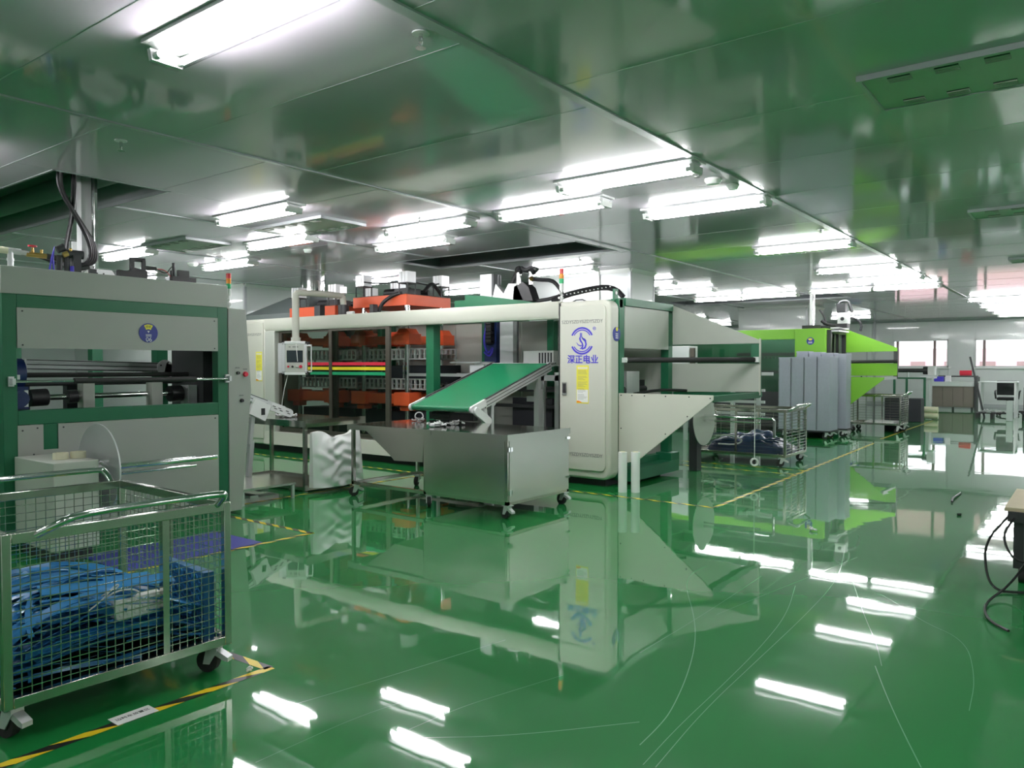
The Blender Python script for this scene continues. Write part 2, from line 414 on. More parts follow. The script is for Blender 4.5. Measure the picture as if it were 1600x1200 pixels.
LL = [(-3.30, 2.17, 'largest twin-tube ceiling lamp, nearest the camera, cut by the top edge'),
 (-3.33, 6.02, 'twin-tube ceiling lamp beside the white smoke detector, ending at the long ceiling strip'),
 (-3.30, 7.66, 'twin-tube ceiling lamp just behind the two ceiling detectors, above the machine with the logo'),
 (-3.30, 11.04, 'single bright ceiling lamp left of the strip, before the far bunched lamps on the right'),
 (-3.30, 14.05, 'ceiling lamp on the long strip, first of the far bunched lamps right of centre'),
 (-3.27, 16.0, 'ceiling lamp on the long strip, second of the far bunched lamps right of centre'),
 (-3.25, 17.85, 'ceiling lamp on the long strip, farthest of the bunched lamps right of centre'),
 (-4.62, 6.76, 'ceiling lamp above the green conveyor belt, alone between two long ceiling strips'),
 (-6.38, 6.74, 'upper of the two overlapping ceiling lamps above the orange press'),
 (-7.42, 7.54, 'lower of the two overlapping ceiling lamps above the orange press'),
 (-7.36, 5.05, 'ceiling lamp next to the flat ceiling vent, above the signal tower of the left machine'),
 (-8.72, 6.35, 'ceiling lamp right behind the signal tower of the left machine, touching a small detector'),
 (-11.45, 5.67, 'ceiling lamp seen right of the tall mast on the left machine'),
 (-11.35, 7.26, 'ceiling lamp seen just left of the red-amber-green tower of the left machine'),
 (-7.44, 11.24, 'ceiling lamp against the white pillar, behind the signal tower of the middle machine'),
 (-11.15, 10.46, 'ceiling lamp partly hidden behind the white cylinders of the orange press'),
 (-11.2, 13.1, 'ceiling lamp seen between the orange press and the green gantry top'),
 (-7.35, 14.1, 'ceiling lamp half hidden behind the right edge of the white pillar'),
 (-7.32, 16.0, 'ceiling lamp just right of the white pillar, above the grey side plates'),
 (-7.45, 18.3, 'ceiling lamp right of the pillar, lowest before the dark ceiling opening'),
 (-6.18, 18.1, 'ceiling lamp directly above the mast of the lime machine, left of its neighbour'),
 (-4.50, 17.8, 'ceiling lamp above the lime machine, right of its mast'),
 (-1.99, 22.4, 'nearest ceiling lamp of the stacked rows at the far right'),
 (-1.99, 24.9, 'second ceiling lamp of the stacked rows at the far right'),
 (-1.99, 26.5, 'third ceiling lamp of the stacked rows at the far right'),
 (-1.99, 28.2, 'fourth ceiling lamp of the stacked rows at the far right'),
 (-1.99, 29.9, 'farthest ceiling lamp of the stacked rows at the far right'),
 (-6.75, 28.0, 'far ceiling lamp behind the white motor on the lime machine'),
 (-12.2, 29.5, 'farther of two tiny ceiling lamps above the grey tapered side plate'),
 (-12.0, 26.6, 'nearer of two tiny ceiling lamps above the grey tapered side plate')]
for x, y, l in LL: lamp(x, y, l)
FILL_LAMPS = [(1.2, 3.2), (1.2, 8.2), (1.2, 13.5), (-.5, -1.2), (-3.3, -1.8), (-7.4, -1.2), (4.5, 5.5), (4.5, 14), (-7.4, 2.0), (-11.5, 1.2), (-15.5, 5), (-11.5, -2.5), (1.2, 19), (.0, 24.9), (-17, 18), (-12, 19), (4.5, 22), (2.8, .8), (2.8, 5.6), (2.8, 10.5), (1.2, .4), (-14.8, 7.6), (-17.5, 7.6), (-14.8, 3.4), (6.5, 2), (6.5, 9)]  # extra lamps out of view, added to fill the room with light
for x, y in FILL_LAMPS: lamp(x, y, 'added twin-tube fill lamp, unseen outside the frame', 'added fill lamps outside the frame')

def vent_unit(x0, x1, y0, y1, label):
    t = thing('ceiling_vent', label, 'air vent', ((x0+x1)/2, (y0+y1)/2, H-.03), 0, 'flat ceiling air units')
    B(x0, x1, y0, y1, H-.025, H-.001).build('face_plate', 'grey', t, bevel=.006)
    e = MB().box(x0-.015, x1+.015, y0-.015, y0+.01, H-.034, H-.001).box(x0-.015, x1+.015, y1-.01, y1+.015, H-.034, H-.001).box(x0-.015, x0+.01, y0, y1, H-.034, H-.001).box(x1-.01, x1+.015, y0, y1, H-.034, H-.001)
    e.build('rim', 'strip', t)
    n = max(3, int((x1-x0)/.24))
    for r, (ya, yb) in enumerate(((y0+.05, y0+.14), (y1-.14, y1-.05))):
        for i in range(n):
            xa = x0+.14+i*(x1-x0-.2)/n; g = MB().box(xa, xa+.12, ya, yb, H-.028, H-.024)
            g.build('grille', 'darkmetal', t)
            l = MB()
            for q in range(4): l.box(xa, xa+.12, ya+.01+q*(yb-ya)/4, ya+.018+q*(yb-ya)/4, H-.034, H-.026)
            l.build('louvre', 'grey', t)
vent_unit(-1.146, .75, 4.88, 5.53, 'large flat slotted air unit in the ceiling at the upper right')
vent_unit(-1.15, .5, 9.76, 10.25, 'small slotted air unit in the ceiling at right edge, reflecting the window')
vent_unit(-1.15, .5, 14.5, 15.0, 'tiny slotted air unit in the ceiling at right edge, farthest back')
vent_unit(-8.36, -7.03, 5.66, 6.31, 'flat white air unit in the ceiling behind the lamp above the left signal tower')
vent_unit(-10.76, -9.62, 5.52, 6.17, 'flat white air unit in the ceiling above the black sensors of the left machine')
def sprinkler(x, y, label):
    t = thing('sprinkler_head', label, 'sprinkler', (x, y, H-.09), 0, 'ceiling sprinkler heads')
    MB().cyl((x,y,H-.001), (x,y,H-.008), .045).build('escutcheon', 'alu', t)
    MB().cyl((x,y,H), (x,y,H-.05), .012).cyl((x-.015,y,H-.05),(x-.008,y,H-.075),.004).cyl((x+.015,y,H-.05),(x+.008,y,H-.075),.004).build('nozzle', 'chrome', t)
    MB().cyl((x,y,H-.075), (x,y,H-.08), .028).build('deflector', 'chrome', t)
for a in [(-2.78, 2.88, 'sprinkler head beside the long strip at the top of the ceiling'), (-5.9, 2.87, 'sprinkler head in the ceiling right of the dark opening, above the left machine'),
          (-2.78, 6.28, 'sprinkler head at the right end of the lamp beside the smoke detector'), (-6.29, 6.49, 'sprinkler head above the two overlapping lamps'), (-2.78, 10.0, 'sprinkler head before the single lamp on the right strip'),
          (-6.7, 10.6, 'sprinkler head right of the ceiling opening by the white pillar'), (-5.94, 16.7, 'sprinkler head far off above the lime machine, hanging by the lamp row')]: sprinkler(*a)
def detector(x, y, label, r=.075, kind=0):
    t = thing('smoke_detector', label, 'detector', (x, y, H-.06), 0, 'ceiling detectors')
    MB().cyl((x,y,H), (x,y,H-.02), r*1.05, n=20).build('base', 'white', t)
    MB().cyl((x,y,H-.02), (x,y,H-.05), r, r*.75, n=20).ring((x,y,H-.052),(x,y,H-.05),r*.6,r*.5).build('dome', 'white', t)
detector(-2.82, 6.73, 'wide round white detector beside the long ceiling strip'); detector(-2.76, 7.05, 'small round white detector touching the long ceiling strip', .055)
detector(-9.25, 7.2, 'small white detector under the lamp behind the left signal tower', .06)
detector(-12.0, 7.0, 'left white detector seen over the black sensors of the left machine', .08); detector(-11.2, 7.0, 'right white detector seen over the black sensors of the left machine', .08)

# ================================================================== FLOOR MARKINGS
def ribbon(pts, w, z):
    P = [Vector((a, b, z)) for a, b in pts]; m = MB(); vs = []; L = 0; us = []
    for i, p in enumerate(P):
        d = (P[min(i+1, len(P)-1)] - P[max(i-1, 0)]).normalized(); nrm = Vector((-d.y, d.x, 0))
        vs += [p+nrm*w/2, p-nrm*w/2]
        if i: L += (P[i]-P[i-1]).length
        us.append(L)
    m.add(vs, [(2*i, 2*i+1, 2*i+3, 2*i+2) for i in range(len(P)-1)]); return m, us
def tape(pts, label, w=.05, per=.27):
    m = MB(); uvs = []
    for (a, b) in zip(pts, pts[1:]):
        q, us = ribbon([a, b], w, .0015); k = len(m.v); m.add(q.v, q.f); uvs += [(0, .5), (0, 0), (us[1]/per, .5), (us[1]/per, 0)]
    # thin solid under the printed face
    nv = len(m.v)
    m.add([v-Vector((0,0,.001)) for v in m.v[:nv]], [tuple(reversed(f)) for f in m.f[:]])
    o = m.build('floor_tape', 'tape', label=label, cat='tape', group='hazard tape lines on the floor')
    uv = o.data.uv_layers.new(name='UVMap')
    for lp in o.data.loops:
        uv.data[lp.index].uv = uvs[lp.vertex_index % nv]
    return o
tape([(-3.245, .2), (-3.245, 2.29)], 'black and yellow tape along the front of the near mesh cart')
tape([(-3.245, 2.275), (-5.5, 2.16)], 'short black and yellow tape turning behind the near cart castor', per=.24)
tape([(-7.0, 4.36), (-5.56, 4.36)], 'black and yellow tape running from the left machine to the sharp corner', per=.2)
tape([(-5.575, 4.38), (-5.575, 2.08)], 'black and yellow tape along the blue mat edge, seen through the cart', per=.2)
tape([(-7.33, 4.75), (-7.33, 7.75)], 'black and yellow tape passing under the steel tables', per=.2)
tape([(-11.6, 7.72), (-3.2, 7.72)], 'black and yellow tape along the front of the middle machine', per=.2)
tape([(-3.2, 7.75), (-3.42, 16)], 'black and yellow tape going away to the right of the white film rolls', per=.3)
tape([(-5.2, 10.75), (-3.3, 10.75)], 'black and yellow tape in front of the far mesh cart, near line', per=.22)
tape([(-5.2, 11.2), (-3.3, 11.2)], 'black and yellow tape in front of the far mesh cart, under its castors', per=.22)
tape([(-3.5, 17.0), (-3.55, 23.5)], 'pale tape beside the cart at the lime machine', per=.22)
SCR = [
[(-1.42, 2.697), (-1.431, 2.886), (-1.454, 3.054), (-1.56, 3.451), (-1.714, 3.897), (-1.915, 4.324), (-2.21, 4.842), (-2.321, 5.182), (-2.308, 5.437)] ,
[(-1.339, 2.569), (-1.367, 2.934), (-1.381, 3.446), (-1.409, 4.045), (-1.47, 4.66), (-1.619, 5.307)] ,
[(-1.293, 2.581), (-1.343, 3.138), (-1.358, 3.806), (-1.378, 4.73), (-1.429, 5.648), (-1.613, 6.561)] ,
[(-0.865, 4.127), (-0.748, 3.794), (-0.621, 3.464), (-0.504, 3.18)] ,
[(-2.511, 1.698), (-2.506, 1.9), (-2.494, 2.189), (-2.432, 2.475)] ,
[(-2.237, 2.239), (-2.206, 2.523), (-2.128, 2.791), (-2.041, 3.087)] ,
[(-2.146, 2.219), (-1.868, 2.45), (-1.514, 2.873)] ,
[(-1.302, 5.644), (-1.001, 5.33), (-0.804, 5.018), (-0.552, 4.813), (-0.446, 4.248), (-0.425, 3.835)] ,
[(-1.378, 5.788), (-1.102, 4.939), (-0.93, 4.466), (-0.839, 4.147)] ,
[(-2.829, 2.012), (-2.705, 2.536), (-2.556, 3.296)] ,
[(-1.807, 4.405), (-1.736, 4.858), (-1.584, 5.739), (-1.478, 6.401)] ,
[(-1.882, 3.571), (-1.869, 4.359), (-1.886, 5.405)] ,
]
sm = MB()
for i, pts in enumerate(SCR):
    P = [Vector((a, b, 0)) for a, b in pts]
    for _ in range(3):
        Q = [P[0]]
        for k in range(len(P)-1): Q += [P[k]*.75+P[k+1]*.25, P[k]*.25+P[k+1]*.75]
        P = Q+[P[-1]]
    m, _u = ribbon([(p.x, p.y) for p in P], .0028 if i % 3 else .0045, .0005); sm.add(m.v, m.f)
sm.build('scratch_marks', 'scratch', floor, kind='stuff')
lb = thing('floor_sign', 'white rectangular floor label with black characters beside the near tape', 'sign', (-3.265, 1.61, .001))
B(-3.31, -3.22, 1.525, 1.70, .0025, .004).build('plate', 'paper', lb)
text('lettering', '\u8fb9\u6599\u8f66\u653e\u7f6e\u533a', .02, (-3.272, 1.612, .0042), FZ, 'black', lb, width=.145, depth=.0003)
B(-6.32, -5.60, 2.72, 3.87, .001, .006).build('floor_mat', 'bluemat', label='flat blue mat on the floor in front of the left machine', cat='mat')

# ================================================================== CASTORS, SMALL HELPERS
def castor(par, x, y, h=.135, r=.055, ang=0, brake=True, z0=0):
    c, s_ = math.cos(ang), math.sin(ang)
    def T(p): return Vector((x + p[0]*c - p[1]*s_, y + p[0]*s_ + p[1]*c, z0+p[2]))
    f = MB(); f.box(-.045, .045, -.04, .04, h-.008, h).box(-.028, .028, -.028, .028, h-.028, h-.008)
    for q in (-1, 1): f.prism([(-.03, h-.028), (.03, h-.028), (-.01, r-.012), (-.045, r-.012)], 'y', q*.026-.0025, q*.026+.0025)
    f.v = [T(v) for v in f.v]; fo = f.build('castor', 'alu', par)
    w = MB().cyl((-.03, -.018, r), (-.03, .018, r), r, n=20).cyl((-.03, -.023, r), (-.03, .023, r), r*.5, n=14); w.v = [T(v) for v in w.v]; w.build('wheel', 'rubber', fo)
    if brake:
        b = MB().prism([(.02, h-.02), (.085, h-.055), (.085, h-.075), (.06, h-.07), (.01, h-.045)], 'y', -.022, .022); b.v = [T(v) for v in b.v]; b.build('brake_lever', 'alu', fo)
    return fo
def wiregrid(ax, c, a0, a1, b0, b1, da, db, r=.0017):
    m = MB(); na = max(1, round((a1-a0)/da)); nb = max(1, round((b1-b0)/db))
    for i in range(1, na):
        a = a0+(a1-a0)*i/na
        m.box(*((c-r, c+r, a-r, a+r, b0, b1) if ax == 'x' else (a-r, a+r, c-r, c+r, b0, b1)))
    for j in range(1, nb):
        b = b0+(b1-b0)*j/nb; e = 2*r
        m.box(*((c-r+e, c+r+e, a0, a1, b-r, b+r) if ax == 'x' else (a0, a1, c-r+e, c+r+e, b-r, b+r)))
    return m
def mesh_cart(loc, rotz, label, LX, LY, z0, z1, tubew=.035, da=.036, db=.036, dense=False, group=None, wr=.0017):
    """local frame: front face at x=0 spanning y 0..LY, body going to x=-LX"""
    t = thing('mesh_cart', label, 'cart', loc, rotz, group, local=True); w = tubew
    f = MB()
    for x in (-w, -LX):
        for y in (0, LY-w): f.box(x, x+w, y, y+w, z0, z1)
    for z in (z0, z1-w*1.25):
        for x in (-w, -LX): f.box(x, x+w, w, LY-w, z, z+w*1.25)
        for y in (0, LY-w): f.box(-LX+w, -w, y, y+w, z, z+w*1.25)
    f.build('frame', 'steelmesh', t, bevel=.003)
    B(-w*1.0-.001, -w*.1, LY*.655, LY*.655+.03, z0+w, z1-w).build('stiffener', 'steelmesh', t)
    for ya in (.004, LY-.03): B(-LX*.5-.015, -LX*.5+.015, ya, ya+.026, z0+w, z1-w).build('stiffener', 'steelmesh', t)
    for nm, g in (('front', wiregrid('x', -w*.6, w, LY-w, z0+w, z1-w, da, db, wr)), ('back', wiregrid('x', -LX+w*.5, w, LY-w, z0+w, z1-w, da*1.3, db*1.2, wr)),
              ('side', wiregrid('y', w*.5, -LX+w, -w, z0+w, z1-w, da*1.3, db*1.2, wr*(1 if wr < .003 else .35))), ('side', wiregrid('y', LY-w*.5, -LX+w, -w, z0+w, z1-w, da*1.3, db*1.2, wr*(1 if wr < .003 else .35)))):
        g.build('wire_panel', 'steelmesh', t, kind='stuff')
    B(-LX+w, -w, w, LY-w, z0+.004, z0+.012).build('floor_plate', 'steelmesh', t)
    for xx, sgn in ((0, 1), (-LX, -1)):
        y0, y1 = LY*.13, LY*.93; q = .085*sgn
        MB().tube([(xx-.01*sgn, y0, z1-.02), (xx+q, y0+.06, z1+.035), (xx+q, y0+.14, z1+.06), (xx+q, y1-.03, z1+.06), (xx+q*.9, y1, z1+.05), (xx-.01*sgn, y1, z1-.01)], .016, n=12, smooth=2).build('handle', 'chrome', t)
    for x, y, a in ((-.06, .05, .3), (-.06, LY-.06, .5), (-LX+.08, .06, 2.6), (-LX+.08, LY-.06, .2)): castor(t, x, y, h=z0, ang=a)
    return t

# ================================================================== NEAR CART WITH BLUE OFFCUTS
CX, CY, CR = -3.40, 1.17, math.radians(-2)
cart = mesh_cart((CX, CY, 0), CR, 'large stainless mesh cart full of shiny blue offcuts and a white tray', 1.16, .98, .135, .835)
CM = Matrix.Translation((CX, CY, 0)) @ Matrix.Rotation(CR, 4, 'Z')
rb = random.Random(11)
def heap(y): return .20 + .29*max(0, 1-abs((y-.42)/.62)**2.4)
def strip(i):
    y = rb.uniform(.10, .78); x = -rb.uniform(.06, 1.02); lay = rb.random()**.55
    L = rb.uniform(.35, .80); a = rb.gauss(0, .28) if rb.random() < .75 else rb.gauss(1.2, .4)
    w = rb.uniform(.012, .034); tilt = rb.gauss(0, .5); bow = rb.uniform(-.10, .10); n = 7
    if i % 9 == 0: w = .05
    pts = []
    for k in range(n+1):
        t = k/n-.5
        yy = y + t*L*math.cos(a) + bow*math.sin(a)*(4*t*t); xx = x + t*L*math.sin(a) - bow*math.cos(a)*(4*t*t)
        yy = min(max(yy, .05), .93); xx = min(max(xx, -1.10), -.045)
        zz = .155 + (heap(yy)-.17)*lay*(1-.15*max(0, (-xx-.5))) + .012*math.sin(5*t+i)
        pts.append(Vector((xx, yy, zz)))
    m = MB(); vs = []
    for k, p in enumerate(pts):
        d = (pts[min(k+1, n)]-pts[max(k-1, 0)]).normalized(); s_ = d.cross(Vector((0,0,1))).normalized(); u = s_.cross(d)
        o = (s_*math.cos(tilt+.25*k/n) + u*math.sin(tilt+.25*k/n))*w/2; th = d.cross(o).normalized()*.0012
        vs += [p+o+th, p-o+th, p-o-th, p+o-th]
    fs = [(0,1,2,3), (4*n+3, 4*n+2, 4*n+1, 4*n)]
    for k in range(n):
        for q in range(4): fs.append((4*k+q, 4*k+4+q, 4*k+4+(q+1) % 4, 4*k+(q+1) % 4))
    m.add([CM @ v for v in vs], fs)
    m.build('plastic_offcut', 'blue', label='shiny blue plastic offcut strip tangled in the heap inside the near mesh cart', cat='plastic offcut', group='blue offcuts in the near cart')
for i in range(280): strip(i)
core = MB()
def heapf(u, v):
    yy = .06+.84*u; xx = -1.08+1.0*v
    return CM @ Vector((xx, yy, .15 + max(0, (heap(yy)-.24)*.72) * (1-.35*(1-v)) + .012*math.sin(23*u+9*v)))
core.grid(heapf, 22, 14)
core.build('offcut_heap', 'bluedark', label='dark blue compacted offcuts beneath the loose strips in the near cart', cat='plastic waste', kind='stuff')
# long fold lying on top of the heap
top = MB()
for k in range(3):
    a = CM @ Vector((-.30-.10*k, .24+.03*k, .50-.02*k)); b = CM @ Vector((-.22-.12*k, .80, .455-.01*k)); top.bar(a, b, .06, .004, up=(.3, 0, 1))
top.build('plastic_offcut', 'blue', label='longest blue strips lying across the top of the heap in the near cart', cat='plastic offcut', group='long blue strips')
bale = MB(); bx = [CM @ Vector(p) for p in ((-.58, .915, .15), (-.09, .885, .15), (-.09, .94, .15), (-.58, .945, .15))]
vs = bx + [v+Vector((0, 0, .335)) for v in bx]
bale.add(vs, [(3,2,1,0),(4,5,6,7),(0,1,5,4),(1,2,6,5),(2,3,7,6),(3,0,4,7)])
bo = bale.build('blue_film_bundle', 'bluedark', label='upright blue bundle with rows of round dimples at the right end of the near cart', cat='bundle')
dm = MB()
for i in range(9):
    for j in range(7):
        p = bx[0].lerp(bx[1], (i+.5)/9)+Vector((0, -.002, .03+.045*j)); dm.ring(p, p+Vector((.0, -.006, 0)), .021, .014, n=10)
dm.build('dimple_rings', 'blue', bo, kind='stuff'); 
# white moulded tray and cord in front of the heap
tr = thing('white_tray', 'white moulded tray with small cells lying on the blue strips in the near cart', 'tray', tuple(CM @ Vector((-.075, .555, .375))), CR, local=True)
m = MB().prism([(-.10, .0), (.10, .0), (.115, .075), (.10, .085), (-.10, .085), (-.115, .075)], 'x', -.03, .03); m.build('body', 'white', tr)
m = MB()
for i in range(6):
    for j in range(3): m.sphere((.031, -.082+.033*i, .017+.026*j), .011, n=8, sc=(.5, 1, .8))
m.build('cells', 'white', tr, kind='stuff')
MB().tube([CM @ (Vector(p)+Vector((.02, .05, -.0))) for p in ((-.10, .37, .475), (-.09, .42, .50), (-.08, .50, .49), (-.08, .52, .45))], .004, n=6, smooth=2).tube([CM @ Vector(p) for p in ((-.06, .34, .44), (-.06, .40, .475), (-.06, .46, .535), (-.06, .475, .52), (-.07, .40, .49))], .003, n=6, smooth=2).build('cord_loop', 'white', label='thin white cord looped above the white tray in the near cart', cat='cord')

# ================================================================== LEFT MACHINE (forming machine 06)
XF = -6.93
lm = thing('forming_machine', 'grey and green forming machine with a round blue 06 badge', 'machine', (XF, 3.4, 0))
f = MB(); f.box(XF-.10, XF, 2.415, 2.52, 0, 2.075).box(XF-.10, XF, 4.297, 4.405, 0, 2.075).box(XF-.10, XF, 2.52, 4.297, 1.968, 2.075).box(XF-.10, XF, 2.52, 4.297, 1.015, 1.132)
f.box(XF-.10, XF-.002, 2.705, 2.82, .3, 1.015).box(XF-.1, XF, 2.52, 4.297, 0, .15)
f.build('frame', 'green', lm, bevel=.004)
f = MB()
for yy in (2.415, 4.30):
    for xx in (-8.1, -9.6, -12.0): f.box(xx-.12, xx, yy, yy+.12, 0, 2.07)
    f.box(-12.1, XF-.1, yy, yy+.1, 1.97, 2.07).box(-12.1, XF-.1, yy, yy+.1, .02, .14)
f.build('rear_frame', 'green', lm)
B(-7.5, XF+.004, 2.41, 4.41, 2.075, 2.295).build('header', 'grey3', lm, bevel=.004)
up = B(XF-.02, XF+.004, 2.522, 4.297, 1.64, 1.968).build('upper_panel', 'grey3', lm)
bt = MB()
for y, z in ((2.56, 1.94), (4.26, 1.935), (2.56, 1.665), (4.26, 1.665)): bt.cyl((XF, y, z), (XF+.008, y, z), .007, n=8)
bt.build('screws', 'darkmetal', up, kind='stuff')
lp = MB().prism([(2.515,1.012),(2.705,1.012),(2.705,.803),(2.82,.803),(2.82,1.012),(4.295,1.012),(4.295,.16),(2.515,.16)], 'x', XF-.02, XF+.004).build('lower_panel', 'grey3', lm)
bt = MB()
for y, z in ((2.55, .97), (4.26, .98), (2.86, .98), (2.66, .985), (2.63, .77)): bt.cyl((XF, y, z), (XF+.008, y, z), .007, n=8)
bt.build('screws', 'darkmetal', lp, kind='stuff')
sp = MB().prism([(4.41,2.07),(4.612,2.07),(4.668,1.25),(4.55,.03),(4.41,.03)], 'x', -7.9, XF+.006).build('side_cover', 'grey3', lm, bevel=.004)
for y, z, mt, r in ((4.513, 1.424, 'black', .014), (4.598, 1.41, 'red', .022), (4.553, 1.143, 'black', .016)):
    MB().cyl((XF, y, z), (XF+.03, y, z), r, n=14).cyl((XF, y, z), (XF+.012, y, z), r*1.25, n=14).build('push_button', mt, sp)
    B(XF, XF+.009, y-.022, y+.022, z+.045, z+.058).build('button_plate', 'text', sp)
# badge
bd = MB().cyl((XF, 3.597, 1.797), (XF+.008, 3.597, 1.797), .088, n=36).build('badge', 'navy', lm)
P = []
for k in range(9):
    a = math.radians(90+32-8*k); P.append((3.597+.078*math.cos(a), 1.797+.078*math.sin(a)))
for k in range(5):
    a = math.radians(90-38+19*k); P.append((3.597+.034*math.cos(a), 1.797+.034*math.sin(a)))
MB().prism(P, 'x', XF+.007, XF+.0095).build('yellow_field', 'notice', bd)
text('status_text', '\u505c\u673a', .03, (XF+.0095, 3.597, 1.852), FX, 'black', bd, width=.054, depth=.0004)
text('number', '06', .03, (XF+.008, 3.6, 1.738), FX, 'white', bd, width=.056, depth=.0006)
m = MB().prism([(3.585, 1.816), (3.609, 1.816), (3.597, 1.795)], 'x', XF+.007, XF+.009)
for r in range(2):
    for c in range(5): m.box(XF+.007, XF+.009, 3.572+.011*c, 3.580+.011*c, 1.776-.012*r, 1.784-.012*r)
m.build('small_marks', 'white', bd)
# swing rod with black sleeve
rd = MB().cyl((XF+.05, 2.47, 1.37), (XF+.05, 4.39, 1.367), .011).build('guide_rod', 'chrome', lm)
MB().cyl((XF+.05, 2.93, 1.37), (XF+.05, 4.03, 1.368), .024).build('rubber_sleeve', 'rubber', rd)
for y in (2.47, 4.39): MB().box(XF, XF+.075, y-.012, y+.012, 1.345, 1.395).box(XF, XF+.02, y-.02, y+.02, 1.33, 1.41).build('rod_bracket', 'alu', lm)
# interior: blue motor, rollers, cross shaft, blocks
m = MB().cyl((-7.35, 2.53, 1.43), (-7.35, 2.70, 1.43), .13, n=20).box(-7.5, -7.2, 2.53, 2.70, 1.13, 1.32).cyl((-7.2, 2.61, 1.22), (-7.12, 2.61, 1.22), .07)
mo = m.build('gear_motor', 'motorblue', lm)
m = MB()
for y in (2.55, 2.68):
    for z in (1.17, 1.27): m.box(-7.2, -7.185, y-.014, y+.014, z-.02, z+.02)
m.build('motor_bolts', 'alu', mo); B(-7.215, -7.205, 2.58, 2.64, 1.38, 1.42).build('rating_plate', 'alu', mo)
MB().cyl((-7.45, 2.7, 1.415), (-7.45, 4.28, 1.41), .022, n=18).build('drive_roller', 'rubber', lm)
MB().cyl((-7.6, 2.7, 1.33), (-7.6, 4.28, 1.33), .018, n=18).build('drive_roller', 'darkmetal', lm)
MB().cyl((-7.4, 2.75, 1.215), (-7.4, 4.35, 1.225), .026, n=14).build('cross_shaft', 'chrome', lm)
for y0, y1 in ((3.20, 3.30), (3.84, 3.945)): B(-7.45, -7.33, y0, y1, 1.06, 1.36).build('bearing_block', 'grey', lm)
for y0, y1, r in ((2.78, 2.92, .075), (3.09, 3.17, .06), (4.05, 4.17, .08)): MB().cyl((-7.4, y0, 1.215), (-7.4, y1, 1.22), r).build('clutch_hub', 'black', lm)
B(-8.6, -8.5, 2.98, 3.2, .9, 1.34).build('drive_cover', 'box', lm); B(-8.6, -8.5, 3.55, 3.8, .9, 1.32).build('drive_cover', 'box', lm)
m = MB().box(-7.45, -7.3, 4.2, 4.29, 1.10, 1.30); m.build('end_block', 'alu', lm)
B(-7.8, -7.2, 4.30, 4.40, 1.02, 1.75).build('inner_cover', 'darkmetal', lm)
B(-9.7, -7.1, 2.6, 4.3, .02, .06).build('base_tray', 'darkmetal', lm)
B(-7.2, -7.15, 2.6, 4.25, .3, .98).build('inner_back_plate', 'darkmetal', lm)
# things on top
zt = 2.295
ms = MB().box(-7.72, -7.62, 3.33, 3.42, zt, H+.47); ms.build('mast', 'alu', lm)
m = MB().cyl((-7.54, 3.40, zt), (-7.54, 3.40, H+.4), .012).box(-7.6, -7.56, 3.425, 3.45, zt, H+.45).build('mast_rail', 'chrome', lm)
m = MB().prism([(3.25, zt), (3.62, zt), (3.55, zt+.11), (3.33, zt+.11)], 'x', -7.52, -7.5).box(-7.7, -7.5, 3.58, 3.66, zt, zt+.06); m.build('mast_foot', 'alu', lm)
m = MB()
for y in (3.41, 3.47):
    for z in (zt+.035, zt+.07): m.cyl((-7.5, y, z), (-7.493, y, z), .007, n=8)
m.box(-7.5, -7.49, 3.38, 3.40, zt, zt+.02).box(-7.5, -7.49, 3.50, 3.53, zt, zt+.02); m.build('foot_bolts', 'black', lm)
B(-8.05, -8.02, 3.42, 3.46, zt, zt+.42).build('slim_post', 'alu', lm)
for k, o in enumerate((0, .035, .07, .10)):
    MB().tube([(-7.42-o*.3, 3.17+o*.5, zt+.10+o*.3), (-7.42, 3.30+o*.6, zt+.14), (-7.42, 3.33+o*.5, zt+.30), (-7.42-o*.5, 3.20+o*.4, zt+.55), (-7.42-o, 3.04+o*.7, zt+.80), (-7.42-o, 3.06+o*.6, zt+1.0), (-7.45-o, 3.15+o*.5, zt+1.08), (-7.48-o, 3.22+o*.3, zt+1.0), (-7.48-o, 3.20+o*.3, zt+.6), (-7.46-o, 3.14+o*.3, zt+.35), (-7.45-o, 3.10+o*.2, zt+.1)], .017, n=8, smooth=2).build('hose', 'black', lm)
MB().tube([(-7.4, 2.3, zt+.0), (-7.4, 2.45, zt+.14), (-7.4, 2.65, zt+.20), (-7.4, 2.85, zt+.17), (-7.4, 3.05, zt+.10)], .016, n=8, smooth=2).build('hose', 'black', lm)
m = MB().cyl((-7.3, 3.0, zt), (-7.3, 3.0, zt+.13), .028).cyl((-7.3, 3.06, zt), (-7.3, 3.06, zt+.12), .024).cyl((-7.3, 3.05, zt+.15), (-7.3, 3.20, zt+.15), .035).cyl((-7.3, 3.09, zt+.02), (-7.3, 3.25, zt+.06), .02).box(-7.35, -7.25, 3.10, 3.17, zt, zt+.14).cyl((-7.3, 2.98, zt+.17), (-7.3, 3.04, zt+.2), .03).box(-7.4, -7.35, 3.27, 3.33, zt, zt+.05)
mf = m.build('valve_manifold', 'darkmetal', lm); MB().cyl((-7.26, 3.02, zt+.13), (-7.26, 3.06, zt+.15), .022).sphere((-7.25, 3.08, zt+.18), .015).build('brass_fitting', 'brass', mf)
MB().cyl((-7.27, 3.10, zt), (-7.27, 3.10, zt+.05), .022).build('blue_cap', 'logo', mf)
MB().tube([(-7.32, 2.32, zt+.05), (-7.32, 2.38, zt+.11), (-7.32, 2.47, zt+.13), (-7.32, 2.6, zt+.125)], .026, n=10, smooth=1).build('air_pipe', 'cream', lm)
